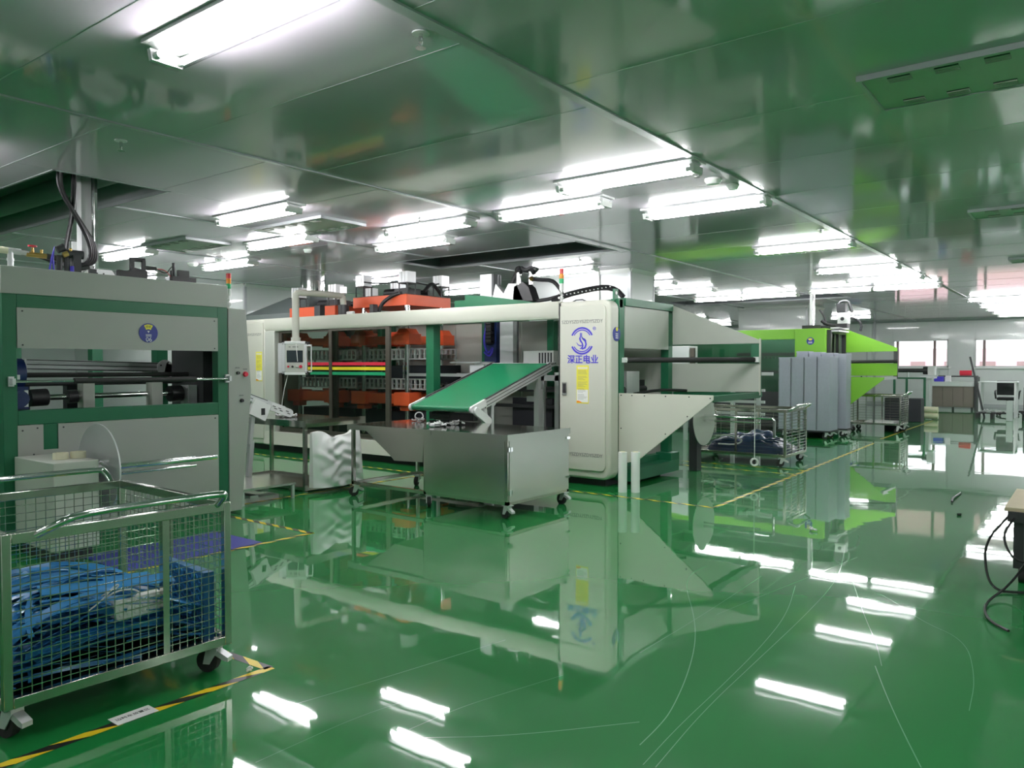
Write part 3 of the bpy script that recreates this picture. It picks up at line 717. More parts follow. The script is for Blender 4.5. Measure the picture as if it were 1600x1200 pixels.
m = MB().cyl((-7.32, 2.45, zt+.13), (-7.32, 2.70, zt+.125), .024).cyl((-7.32, 2.62, zt+.125), (-7.32, 2.62, zt), .024).cyl((-7.32, 2.62, zt+.05), (-7.32, 2.62, zt+.07), .03).cyl((-7.32, 2.66, zt+.125), (-7.32, 2.76, zt+.12), .018); m.build('pipe_tee', 'alu', lm)
m = MB().cyl((-7.32, 2.74, zt+.115), (-7.32, 2.90, zt+.112), .02).cyl((-7.32, 2.79, zt+.11), (-7.32, 2.79, zt+.17), .016, .008).cyl((-7.32, 2.86, zt+.11), (-7.32, 2.86, zt+.16), .012); vv = m.build('gate_valve', 'brass', lm)
MB().ring((-7.32, 2.79, zt+.175), (-7.32, 2.79, zt+.187), .036, .022).box(-7.355, -7.285, 2.785, 2.795, zt+.176, zt+.184).build('hand_wheel', 'red', vv)
MB().cyl((-7.32, 2.9, zt+.112), (-7.32, 3.06, zt+.10), .024).build('pipe_coupling', 'bronze', lm)
MB().tube([(-7.27, 2.91, zt), (-7.27, 2.93, zt+.1), (-7.28, 2.955, zt+.19), (-7.27, 2.94, zt+.1), (-7.27, 2.945, zt)], .009, n=6).build('blue_air_line', 'logo', lm)
m = MB()
for k, y in enumerate((2.43, 2.48, 2.52, 2.57)): m.cyl((-8.0, y, zt), (-8.0, y, zt+.22), .012)
m.box(-8.1, -7.9, 2.36, 2.6, zt+.2, zt+.22).build('pin_rack', 'alu', lm)
def sensor(y, s):
    m = MB().prism([(y-.13, zt), (y+.14, zt), (y+.14, zt+.07), (y+.02, zt+.09), (y-.04, zt+.055), (y-.13, zt+.06)], 'x', -7.36, -7.27)
    m.box(-7.34, -7.29, y-.015, y+.02, zt+.06, zt+.16).box(-7.34, -7.29, y+.10, y+.13, zt+.06, zt+.16).cyl((-7.315, y-.02, zt+.16), (-7.315, y+.13, zt+.165), .018).cyl((-7.315, y+.12, zt+.10), (-7.315, y+.24, zt+.10), .018)
    return m.build('film_clamp', 'black', lm)
sensor(3.64, 1)
m = MB().box(-7.36, -7.27, 4.03, 4.28, zt, zt+.05).box(-7.35, -7.28, 4.10, 4.21, zt+.05, zt+.11).cyl((-7.31, 4.06, zt+.04), (-7.31, 4.055, zt+.17), .016).cyl((-7.31, 4.04, zt), (-7.31, 4.03, zt+.1), .013); m.build('limit_switch', 'black', lm)
MB().tube([(-7.31, 3.88, zt+.10), (-7.31, 3.98, zt+.06), (-7.31, 4.02, zt+.12), (-7.31, 4.06, zt+.15)], .005, n=6, smooth=2).build('cable', 'black', lm)
MB().tube([(-7.31, 3.88, zt+.10), (-7.31, 3.97, zt+.10), (-7.31, 4.03, zt+.04)], .004, n=6, smooth=2).build('cable', 'red', lm)
def tower(par, x, y, z, s=1):
    t = MB().box(x-.04*s, x+.04*s, y-.03*s, y+.03*s, z, z+.008).cyl((x,y,z), (x,y,z+.13*s), .011*s).sphere((x, y, z+.05*s), .024*s, n=10).cyl((x-.0, y-.05*s, z+.05*s), (x, y, z+.05*s), .012*s).cyl((x, y-.045*s, z+.10*s), (x, y, z+.10*s), .012*s).cyl((x,y,z+.13*s), (x,y,z+.20*s), .023*s, n=14).build('signal_tower', 'white', par)
    for k, c in enumerate(('lensgreen', 'amber', 'lensred')): MB().cyl((x,y,z+(.201+.052*k)*s), (x,y,z+(.25+.052*k)*s), .024*s, n=14).build('lens', c, t)
    return t
for o in list(lm.children):
    if o.name.split('.')[0] in ('valve_manifold', 'air_pipe', 'pipe_tee', 'gate_valve', 'pipe_coupling', 'blue_air_line', 'film_clamp', 'limit_switch', 'cable') or (o.name.startswith('hose') and False):
        for q in [o]+list(o.children):
            for v in q.data.vertices:
                w = v.co + ORG[lm]; d = .962
                v.co = Vector((-7.02+(w.x+7.3)*.6, w.y*d, zt+(w.z-zt)*1.06)) - ORG[lm]
tower(lm, XF-.05, 4.455, 2.07)
# outfeed conveyor of the left machine
XC0, XC1 = -8.55, -8.0
RAILS = []
for xx in (XC0, XC1-.03):
    m = MB(); RAILS.append(m)
    m.bar((xx+.015, 2.98, 1.51), (xx+.015, 4.33, 1.478), .03, .10).bar((xx+.015, 4.36, 1.475), (xx+.015, 5.86, .945), .03, .095)
    for dz in (-.028, .028): m.bar((xx+.017, 2.99, 1.51+dz), (xx+.017, 4.3, 1.478+dz), .034, .014).bar((xx+.017, 4.42, 1.454+dz), (xx+.017, 5.8, .966+dz), .034, .014)
cv = thing('outfeed_conveyor', 'aluminium-sided conveyor bending down from the left machine over the steel table', 'conveyor', (-8.3, 4.4, 0))
for m, xx in zip(RAILS, (XC0, XC1-.03)):
    rl = m.build('side_rail', 'alu', cv); g = MB()
    for dz in (0, .042, -.042): g.bar((xx+.0165, 2.99, 1.51+dz), (xx+.0165, 4.28, 1.479+dz), .0318, .008).bar((xx+.0165, 4.44, 1.447+dz), (xx+.0165, 5.62, 1.03+dz), .0318, .008)
    g.build('groove', 'darkmetal', rl)
MB().bar((-8.275, 2.98, 1.545), (-8.275, 4.36, 1.51), .46, .012).bar((-8.275, 4.36, 1.51), (-8.275, 5.93, .955), .46, .012).build('belt', 'darkmetal', cv)
m = MB()
for y, z in ((4.33, 1.475),): m.cyl((-8.0, y, z), (-7.985, y, z), .085, n=24).bar((-7.992, y, z), (-7.992, y+.2, z-.06), .014, .10)
m.cyl((-8.0, 4.5, 1.33), (-7.985, 4.5, 1.33), .07, n=20)
jp = m.build('joint_plate', 'alu', cv); mm = MB()
for y, z in ((4.28, 1.5), (4.36, 1.53), (4.40, 1.44), (4.30, 1.42), (4.46, 1.47), (4.5, 1.44)): mm.cyl((-7.986, y, z), (-7.98, y, z), .008, n=8)
mm.build('joint_bolts', 'black', jp)
MB().bar((-8.565, 5.66, 1.005), (-8.565, 5.93, .905), .015, .10).build('end_plate', 'white', cv); ep = MB().bar((-7.992, 5.66, 1.005), (-7.992, 5.93, .905), .015, .10).cyl((-8.0, 5.93, .905), (-7.985, 5.93, .905), .05, n=16).build('end_plate', 'white', cv); mm = MB()
for y, z in ((5.70, 1.0), (5.78, .97), (5.72, .97), (5.80, .94), (5.89, .93), (5.91, .90)): mm.bar((-7.983, y-.02, z+.008), (-7.983, y+.02, z-.006), .004, .008)
mm.build('slots', 'black', ep)
m = MB(); m.bar((-7.99, 5.38, 1.02), (-7.99, 5.60, .92), .06, .20).box(-8.0, -7.965, 5.44, 5.52, .88, .98); mo = m.build('drive_box', 'white', cv); B(-7.97, -7.955, 5.50, 5.55, .905, .985).build('rocker_switch', 'black', mo)
for xx in (-8.02, -8.53):
    MB().bar((xx, 5.44, 1.05), (xx, 5.38, .56), .045, .045).bar((xx, 5.40, .60), (xx, 5.36, .18), .055, .055).cyl((xx+.02, 5.44, 1.06), (xx+.04, 5.44, 1.06), .05, n=18).build('support_leg', 'alu', cv)
    MB().bar((xx, 4.85, 1.3), (xx, 4.85, .18), .05, .05).build('support_leg', 'alu', cv)
# low steel stand at the conveyor foot
st = thing('low_stand', 'low steel stand with angle shelves at the foot of the left conveyor', 'stand', (-8.25, 5.0, 0))
m = MB().box(-8.6, -7.2, 4.72, 5.42, .155, .18); m.build('stand_top', 'steel', st)
for xx in (-8.58, -7.24):
    for yy in (4.74, 5.38): B(xx, xx+.03, yy, yy+.03, 0, .155).build('leg', 'alu', st)
MB().box(-8.5, -7.3, 4.9, 5.0, .05, .08).box(-8.3, -7.4, 5.1, 5.2, .09, .13).box(-7.5, -7.35, 4.85, 5.3, 0, .05).build('cross_rails', 'alu', st)

# unwinder of the left machine
uw = thing('film_unwinder', 'grey film unwinder box with large steel disc and chrome shafts at left', 'machine', (-6.5, 2.7, 0))
bx = B(-6.92, -6.2, 2.485, 2.815, .09, .765).build('housing', 'grey', uw, bevel=.006); B(-6.88, -6.24, 2.52, 2.78, 0, .09).build('plinth', 'darkmetal', uw)
MB().cyl((-6.46, 2.925, .66), (-6.46, 2.937, .66), .365, n=64).build('disc', 'alu', uw)
MB().cyl((-6.46, 2.815, .66), (-6.46, 2.925, .66), .075, n=24).build('hub', 'chrome', uw)
MB().cyl((-6.46, 2.937, .66), (-6.46, 3.98, .66), .026, n=16).build('shaft', 'chrome', uw); MB().cyl((-6.50, 2.937, .595), (-6.50, 3.80, .595), .013, n=12).build('shaft', 'chrome', uw)
for x, y, l in ((-6.45, 2.64, 'left cream cardboard core lying on the grey unwinder box'), (-6.44, 2.765, 'right cream cardboard core lying on the grey unwinder box')):
    MB().ring((x, y, .766), (x, y, .816), .056, .042, n=28).build('tape_core', 'cream', label=l, cat='core', group='cores on the unwinder box')

# ================================================================== STEEL CART (centre)
X0, X1, Y0, Y1 = -6.86, -4.535, 5.885, 6.99
sc = thing('steel_table_cart', 'long stainless table on castors with a closed cabinet at right, under the green conveyor', 'table', (-5.7, 6.4, 0))
MB().box(X0, X1, Y0, Y1,   .795, .822).build('tabletop', 'steeltop', sc, bevel=.003)
m = MB().box(X0-.003, -5.55, Y0-.004, Y0+.0, .765, .823).box(-5.545, X1, Y0-.004, Y0, .765, .823).box(X1, X1+.004, Y0-.004, Y1, .765, .826).box(X0-.004, X0, Y0, Y1, .765, .823); m.build('edge_band', 'steel', sc)
f = MB(); w = .035; XC = -5.67
for xx in (X0+.05, XC, X1-.01-w):
    for yy in (Y0+.012, Y1-.012-w): f.box(xx, xx+w, yy, yy+w, .135, .795)
for yy in (Y0+.012, Y1-.012-w): f.box(X0+.05, X1-.01, yy, yy+w, .135, .170)
for xx in (X0+.05, XC, X1-.01-w): f.box(xx, xx+w, Y0+.02, Y1-.02, .135, .170)
f.build('frame', 'steelmesh', sc)
B(XC+w-.005, X1-.045, Y0+.006, Y0+.012, .165, .785).build('front_panel', 'steel', sc)
B(XC, XC+.004, Y0+.03, Y1-.03, .165, .79).build('inner_panel', 'steel', sc); B(XC, X1-.02, Y0+.02, Y1-.02, .165, .171).build('cabinet_floor', 'steel', sc); B(XC, X1-.04, Y1-.012, Y1-.006, .165, .79).build('back_panel', 'steel', sc)
dr = B(X1-.010, X1-.004, Y0+.035, Y1-.02, .165, .780).build('door', 'steel', sc)
for z in (.68, .26): MB().box(X1-.012, X1+.006, Y0+.012, Y0+.075, z-.02, z+.02).cyl((X1+.002, Y0+.04, z-.028), (X1+.002, Y0+.04, z+.028), .009, n=10).build('hinge', 'chrome', dr)
for z in (.72, .30): MB().box(X1-.006, X1+.008, Y1-.07, Y1-.01, z-.012, z+.012).build('latch', 'chrome', dr)
hp = MB().prism([(-6.70, .79), (-6.60, .772), (-6.20, .515), (-6.13, .455), (-5.70, .47), (-5.68, .79)], 'y', Y0+.03, Y1-.05).build('hopper', 'steel', sc)
for x, y, a in ((X0+.09, Y0+.05, .9), (XC+.03, Y0+.06, 2.4), (X1-.04, Y0+.05, -.2), (X1-.04, Y1-.06, -.1), (XC-.05, Y1-.06, 2.0), (X0+.09, Y1-.06, 2)): castor(sc, x, y, ang=a)
B(X0+.06, X0+.08, Y1-.05, Y1-.03, .135, .3).build('chrome_post', 'chrome', sc)
# white scraps: little moulded caps in piles
def scrap(loc, label, n=14, s=1, mt='white', spread=.09):
    r = random.Random(int(loc[0]*100)+int(loc[1]*37)); m = MB()
    for i in range(n):
        p = Vector(loc)+Vector((r.gauss(0, spread*.5), r.gauss(0, spread*.4), .012+abs(r.gauss(0, .018))*s))
        e = Matrix.Rotation(r.uniform(0, 6), 3, 'Z') @ Matrix.Rotation(r.uniform(-.8, .8), 3, 'X')
        L = r.uniform(.03, .07)*s
        m.obox(p, (L, .018*s, .012*s), e); m.obox(p+e @ Vector((L/2, 0, .008)), (.016*s, .024*s, .02*s), e); m.sphere(p+e @ Vector((-L/2, 0, 0)), .014*s, n=6)
    zmin = min(v.z for v in m.v)
    for v in m.v: v.z += loc[2]-zmin
    return m.build('plastic_scrap', mt, label=label, cat='plastic scrap')
scrap((-5.81, 6.25, .823), 'white heap of plastic scraps at the front of the central steel table', 18, 1.0)
scrap((-5.80, 6.52, .823), 'small grey-white clump of plastic scraps right of the white heap on the central table', 12, .9, 'scrapgrey')
scrap((-6.55, 6.72, .823), 'grey clump of scraps at the left back of the central steel table', 10, .8, 'scrapgrey')
MB().ring((-6.62, 6.81, .878), (-6.60, 6.79, .878), .055, .042, n=24).build('small_ring', 'white', label='small ring standing at the left back of the central steel table', cat='ring')
# ================================================================== STEEL TABLE WITH BAG
bt = thing('steel_table', 'plain stainless table at the end of the left conveyor, with a white bag below', 'table', (-8.2, 6.2, 0))
MB().box(-9.1, -7.38, 5.70, 6.62, .80, .835).box(-9.1, -7.375, 5.695, 5.70, .77, .845).box(-7.38, -7.375, 5.70, 6.62, .77, .86).build('tabletop', 'steeltop', bt)
for x in (-9.03, -7.42):
    for y in (5.72, 6.40): B(x-.02, x+.02, y-.02, y+.02, 0, .80).build('leg', 'steelmesh', bt)
for y in (5.72, 6.40): B(-9.03, -7.42, y-.015, y+.015, .02, .06).build('bottom_rail', 'steelmesh', bt)
for x in (-9.03, -7.42): B(x-.015, x+.015, 5.72, 6.40, .02, .06).build('bottom_rail', 'steelmesh', bt)
B(-9.02, -7.43, 5.73, 6.39, .03, .034).build('bottom_shelf', 'steel', bt)
scrap((-8.28, 6.12, .836), 'white heap of plastic scraps on the left steel table under the conveyor end', 20, 1.0, spread=.12)
bg_ = MB()
def bagf(side):
    def fn(u, v):
        y = 5.71 + .72*u + (.05*(1-v))*(u-.2); z = .07 + .64*v
        top = .03*math.sin(7*u+.4)+.05*max(0, abs(u-.45)-.2); z += v*v*(top-.02+.07*(u > .75)*(u-.75)*2 - .05*math.exp(-((u-.42)/.1)**2))
        th = .17*math.sin(math.pi*min(max(u, .02), .98))**.5*(1-.75*v**3)*(.6+.4*(1-v))
        wr = .013*math.sin(17*u+9*v+2*math.sin(11*v))+.010*math.sin(31*v-8*u+3*math.sin(9*u))*math.exp(-((u-.55)/.3)**2)+.022*math.sin(9*u+2.2*v)
        return Vector((-7.30+(th+.012 if side > 0 else -.3*th-.012)+wr*(1 if side > 0 else .6)*(math.sin(math.pi*u)**.4), y, z))
    return fn
bg_.grid(bagf(1), 40, 36); bg_.grid(bagf(-1), 40, 36)
n1 = 41*37
for i in range(40):
    for j in (0, 36):
        a = i*37+j; b = (i+1)*37+j; bg_.f.append((a, b, b+n1, a+n1))
for j in range(36):
    for i in (0, 40):
        a = i*37+j; bg_.f.append((a, a+1, a+1+n1, a+n1))
bg_.build('plastic_bag', 'bag', label='crumpled white plastic bag hung between the two steel tables', cat='bag')

# ================================================================== GREEN BELT CONVEYOR
gc = thing('belt_conveyor', 'sloping green belt conveyor with white ends above the central steel table', 'conveyor', (-6.4, 7.8, 0))
bx0, bx1 = -6.92, -5.94; yl, zl, yh, zh = 7.0, .97, 8.62, 1.495
dv = Vector((0, yh-yl, zh-zl)).normalized(); nv = Vector((0, -dv.z, dv.y))
m = MB().bar(((bx0+bx1)/2, yl, zl), ((bx0+bx1)/2, yh, zh), bx1-bx0-.03, .05)
m.cyl((bx0+.02, yl, zl-.0), (bx1-.02, yl, zl-.0), .035, n=20).cyl((bx0+.02, yh, zh), (bx1-.02, yh, zh), .03, n=16)
m.build('belt', 'belt', gc)
for xx in (bx0-.025, bx1):
    m = MB(); c0 = Vector((xx+.0125, yl+.22, zl+(zh-zl)*.22/(yh-yl))); c1 = Vector((xx+.0125, yh+.02, zh+.0))
    m.bar(c0-nv*.02, c1-nv*.02, .028, .10)
    for q in (.022, -.022, -.062): m.bar(c0+nv*q, c1+nv*q, .034, .012)
    rl = m.build('side_rail', 'alu', gc); g = MB()
    for q in (.000, -.042, .040): g.bar(c0+nv*q+dv*.02, c1+nv*q-dv*.01, .030, .008)
    g.build('groove', 'darkmetal', rl)
for xx in (bx0-.03, bx1):
    a = Vector((xx, yl, zl)); mm = MB().bar(a+Vector((.017, 0, -.0)), a+Vector((.017, .24, .078)), .034, .085).cyl(a, a+Vector((.034, 0, 0)), .044, n=20)
    mm.build('end_cheek', 'white', gc)
# drive cover + bracket on the near right side
P = []
for (cy, cz), a0 in (((yl+.03, zl-.02), 90-32), ((yl+.25, zl-.15), -90-32)):
    for k in range(9):
        t = math.radians(a0+180*k/8); P.append((cy+.052*math.cos(t), cz+.052*math.sin(t)))
MB().prism(P, 'x', bx1+.036, bx1+.075).build('drive_cover', 'white', gc, bevel=.006)
MB().prism([(yl+.20, zl+.03), (yl+.27, zl+.05), (yl+.30, zl-.14), (yl+.26, zl-.15)], 'x', bx1+.0, bx1+.014).build('bracket', 'alu', gc)
m = MB().box(bx0+.15, bx1-.1, yl+.15, yl+.24, zl-.15, zl-.06).cyl((bx0+.2, yl+.2, zl-.1), (bx0+.5, yl+.2, zl-.1), .06); m.build('drive_motor', 'black', gc)
for xx in (bx0+.05, bx1-.02):
    l = MB().cyl((xx, yl+.42, zl+.10), (xx, yl+.42, .05), .024, n=12).cyl((xx-.02, yl+.42, zl+.08), (xx+.02, yl+.42, zl+.08), .055, n=18).box(xx-.05, xx+.05, yl+.36, yl+.48, 0, .05); l.build('support_leg', 'alu', gc)
    l = MB().box(xx-.025, xx+.025, yh-.25, yh-.19, .0, 1.34).box(xx-.04, xx+.04, yh-.26, yh-.16, .0, 1.18); l.build('support_leg', 'alu', gc)
m = MB().cyl((bx1+.0, yh+.0, zh-.0), (bx1+.02, yh+.0, zh-.0), .05, n=16).bar((bx1+.01, yh-.05, zh+.0), (bx1+.01, yh+.16, zh+.03), .02, .06); hh = m.build('tail_plate', 'alu', gc); mm = MB()
for q in range(5): mm.cyl((bx1+.02, yh-.03+.04*q, zh+.012+.005*q), (bx1+.024, yh-.03+.04*q, zh+.012+.005*q), .012, n=8)
mm.build('plate_slots', 'black', hh)
B(bx0+.05, bx1-.05, yl+.40, yl+.44, .55, .59).build('cross_tie', 'alu', gc)

# ================================================================== MIDDLE MACHINE
YM = 8.168
mm_ = thing('thermoforming_machine', 'long light grey machine with blue emblem, orange press and glass sliding doors', 'machine', (-8.2, 9.2, 0))
def rbox_poly(x0, x1, z0, z1, r, corners='11', n=5):
    P = [(x0, z0)]
    # bottom right then top right rounded
    for cx, cz, a0 in ((x1-r, z0+r, -90), (x1-r, z1-r, 0)):
        for k in range(n+1):
            a = math.radians(a0+90*k/n); P.append((cx+r*math.cos(a), cz+r*math.sin(a)))
    P.append((x0, z1)); return P
cab = MB().prism(rbox_poly(-5.475, -4.73, .085, 2.305, .11), 'y', YM+.02, 8.405).build('cabinet', 'grey2', mm_, bevel=.03)
door = MB().prism(rbox_poly(-5.455, -4.79, .19, 2.25, .07), 'y', YM, YM+.03).build('cabinet_door', 'grey2', mm_, bevel=.006)
B(-5.474, -5.462, YM+.005, YM+.03, .1, 2.29).build('door_gap', 'darkmetal', cab)
MB().box(-5.412, -5.345, YM-.014, YM+.005, 1.125, 1.285).build('door_handle', 'chrome', door)
B(-5.40, -5.357, YM-.018, YM-.013, 1.15, 1.27).build('handle_recess', 'black', door)
text('embossed_band', 'SZDYSZDYSZDYSZDY', .085, (-5.125, YM-.001, 2.045), FY, 'text', door, width=.60)
text('embossed_band', 'SZDYSZDYSZDYSZDY', .085, (-5.125, YM-.001, .385), FY, 'text', door, width=.60)
# emblem
ex, ez = -5.125, 1.805; m = MB()
def arcband(a0, a1, r0, r1, n=20):
    P = [(ex+r1*math.cos(math.radians(a0+(a1-a0)*k/n)), ez+r1*math.sin(math.radians(a0+(a1-a0)*k/n))) for k in range(n+1)]
    Q = [(ex+r0*math.cos(math.radians(a0+(a1-a0)*k/n)), ez+r0*math.sin(math.radians(a0+(a1-a0)*k/n))) for k in range(n+1)]
    m = MB()
    for k in range(n): m.prism([P[k], P[k+1], Q[k+1], Q[k]], 'y', YM-.002, YM)
    return m.build('emblem_arc', 'logo', door)
emb = arcband(25, 155, .150, .172); arcband(30, 148, .128, .141); arcband(205, 335, .150, .172); arcband(212, 330, .128, .141)
m = MB()
def stroke(pts, ws):
    n = len(pts); L = []; R = []
    for i in range(n):
        p = Vector(pts[i]); d = (Vector(pts[min(i+1, n-1)])-Vector(pts[max(i-1, 0)])).normalized(); q = Vector((-d.y, d.x))*ws[i]/2
        L.append(p+q); R.append(p-q)
    for i in range(n-1): m.prism([tuple(L[i]), tuple(L[i+1]), tuple(R[i+1]), tuple(R[i])], 'y', YM-.002, YM)
S = lambda a: [(ex+x, ez+z) for x, z in a]
stroke(S([(-.022, .10), (-.022, .055), (-.032, .03), (-.02, .0), (.005, -.03), (.012, -.06), (.0, -.09), (-.03, -.098)]), [.012, .014, .022, .022, .018, .022, .022, .008])
stroke(S([(-.005, .098), (-.005, .05), (.02, .02), (.05, -.005), (.06, -.045), (.045, -.085), (.0, -.105)]), [.010, .012, .02, .022, .022, .026, .012])
stroke(S([(.0, .035), (.04, .02), (.065, .0)]), [.014, .012, .004])
stroke(S([(-.08, -.02), (-.055, -.05), (-.02, -.062), (.01, -.05)]), [.004, .012, .014, .006])
m.build('emblem_swirl', 'logo', door)
text('registered_mark', '\u00ae', .06, (-4.945, YM-.001, 1.955), FY, 'logo', door)
text('company_lettering', '\u6df1\u6b63\u7535\u4e1a', .11, (-5.115, YM-.001, 1.577), FY, 'logo', door, width=.45, bold=.002)
def notice(par, x0, x1, z0, z1, y):
    n = B(x0, x1, y-.003, y, z0, z1).build('notice_sheet', 'notice', par)
    h = z1-z0; w = x1-x0
    B(x0+.04*w, x1-.04*w, y-.004, y-.003, z0+.03*h, z0+.36*h).build('white_field', 'paper', n)
    B(x0+.10*w, x1-.08*w, y-.004, y-.003, z1-.10*h, z1-.04*h).build('heading_band', 'cream', n)
    l = MB(); r = random.Random(5)
    for k in range(26):
        z = z1-.14*h-k*.030*h
        if k in (4, 9, 15, 20): continue
        l.box(x0+.12*w, x0+(.55+.35*r.random())*w, y-.0046, y-.003, z, z+.006*h)
    l.build('text_lines', 'text', n, kind='stuff')
    P = [(x0+.03*w, z0+.02*h)]+[(x0+.03*w+.45*w*k/6, z0+.02*h+.05*h*math.sin(math.pi*(.35+.65*k/6))) for k in range(7)]
    MB().prism(P, 'y', y-.005, y-.003).build('orange_curve', 'amber', n)
notice(door, -5.203, -5.025, 1.025, 1.50, YM)
text('status_text', '\u8bbe\u5907', .02, (-5.12, YM-.0052, 1.462), FY, 'black', door, width=.06, depth=.0004) if False else None
# oval side badge
m = MB().cyl((-4.735, 8.33, 1.885), (-4.722, 8.33, 1.885), .088, n=32); bb = m.build('badge', 'navy', mm_); MB().cyl((-4.722, 8.33, 1.945), (-4.7195, 8.33, 1.945), .026, n=16).build('yellow_field', 'notice', bb)
m = MB()
for r in range(3):
    for c in range(3): m.box(-4.722, -4.7195, 8.30+.022*c, 8.315+.022*c, 1.83+.025*r, 1.845+.025*r)
m.build('small_marks', 'white', bb)
# beam, left cabinet, bottom rail, plinth
MB().prism([(YM, 2.315), (YM, 2.145), (YM+.03, 2.095), (YM+.16, 2.095), (YM+.16, 2.315)], 'x', -11.72, -5.478).build('top_beam', 'grey2', mm_, bevel=.004)
lc = B(-12.5, -11.72, YM+.02, 9.0, .10, 2.32).build('cabinet', 'grey2', mm_, bevel=.03); B(-12.45, -11.76, YM, YM+.03, .20, 2.26).build('cabinet_door', 'grey2', lc, bevel=.006)
text('embossed_band', 'SZDYSZDYSZDYSZDY', .085, (-12.1, YM-.001, 2.05), FY, 'text', lc, width=.60)
notice(lc, -11.965, -11.785, 1.22, 1.74, YM)
B(-11.72, -11.44, YM+.01, YM+.12, .10, 2.1).build('door_post', 'grey', mm_, bevel=.01)
MB().prism([(YM, .34), (YM-.03, .12), (YM+.2, .12), (YM+.2, .34)], 'x', -11.72, -5.478).build('bottom_rail', 'grey2', mm_, bevel=.004)
B(-12.4, -4.85, YM+.12, 9.8, 0, .12).build('plinth', 'black', mm_)
B(-11.7, -4.8, 8.35, 9.85, .12, .16).build('machine_floor', 'darkmetal', mm_)
# sliding doors
for k, (a, b, yy) in enumerate(((-11.40, -9.87, YM+.10), (-10.02, -8.60, YM+.06))):
    fr = MB().box(a, a+.07, yy-.02, yy+.02, .36, 2.10).box(b-.09, b, yy-.02, yy+.02, .36, 2.10).box(a+.07, b-.09, yy-.02, yy+.02, 2.06, 2.10).box(a+.07, b-.09, yy-.02, yy+.02, .36, .42).build('sliding_door', 'bronze', mm_)
    B(a+.07, b-.09, yy-.004, yy+.004, .42, 2.06).build('glass', 'tint', fr)
    for z, c in ((1.50, 'red'), (1.425, 'yellow'), (1.345, 'stripegreen')): B(a+.07, b-.09, yy-.007, yy-.0045, z, z+.05).build('stripe', c, fr)
# green posts
gp = [(-7.95, -7.80, 8.33, 8.48), (-6.75, -6.63, 9.75, 9.87), (-8.05, -7.93, 9.75, 9.87), (-10.2, -10.08, 9.75, 9.87), (-11.65, -11.5, 9.75, 9.87), (-10.15, -10.05, 9.4, 9.5), (-4.86, -4.735, 8.42, 8.54), (-4.85, -4.735, 9.79, 9.915)]
for a in gp: B(a[0], a[1], a[2], a[3], .1, 2.33).build('post', 'green', mm_, bevel=.004)
for yy in (8.40, 9.80): B(-11.7, -4.735, yy, yy+.1, 2.22, 2.32).build('top_rail', 'green', mm_)
# back panels
xs = [-11.7, -10.15, -8.75, -7.35, -6.1, -4.85]
for a, b in zip(xs, xs[1:]): B(a+.005, b-.005, 9.9, 9.92, .2, 2.2).build('back_panel', 'grey', mm_)
B(-7.3, -6.55, 9.6, 9.65, .25, 1.0).build('dark_cover', 'box', mm_)
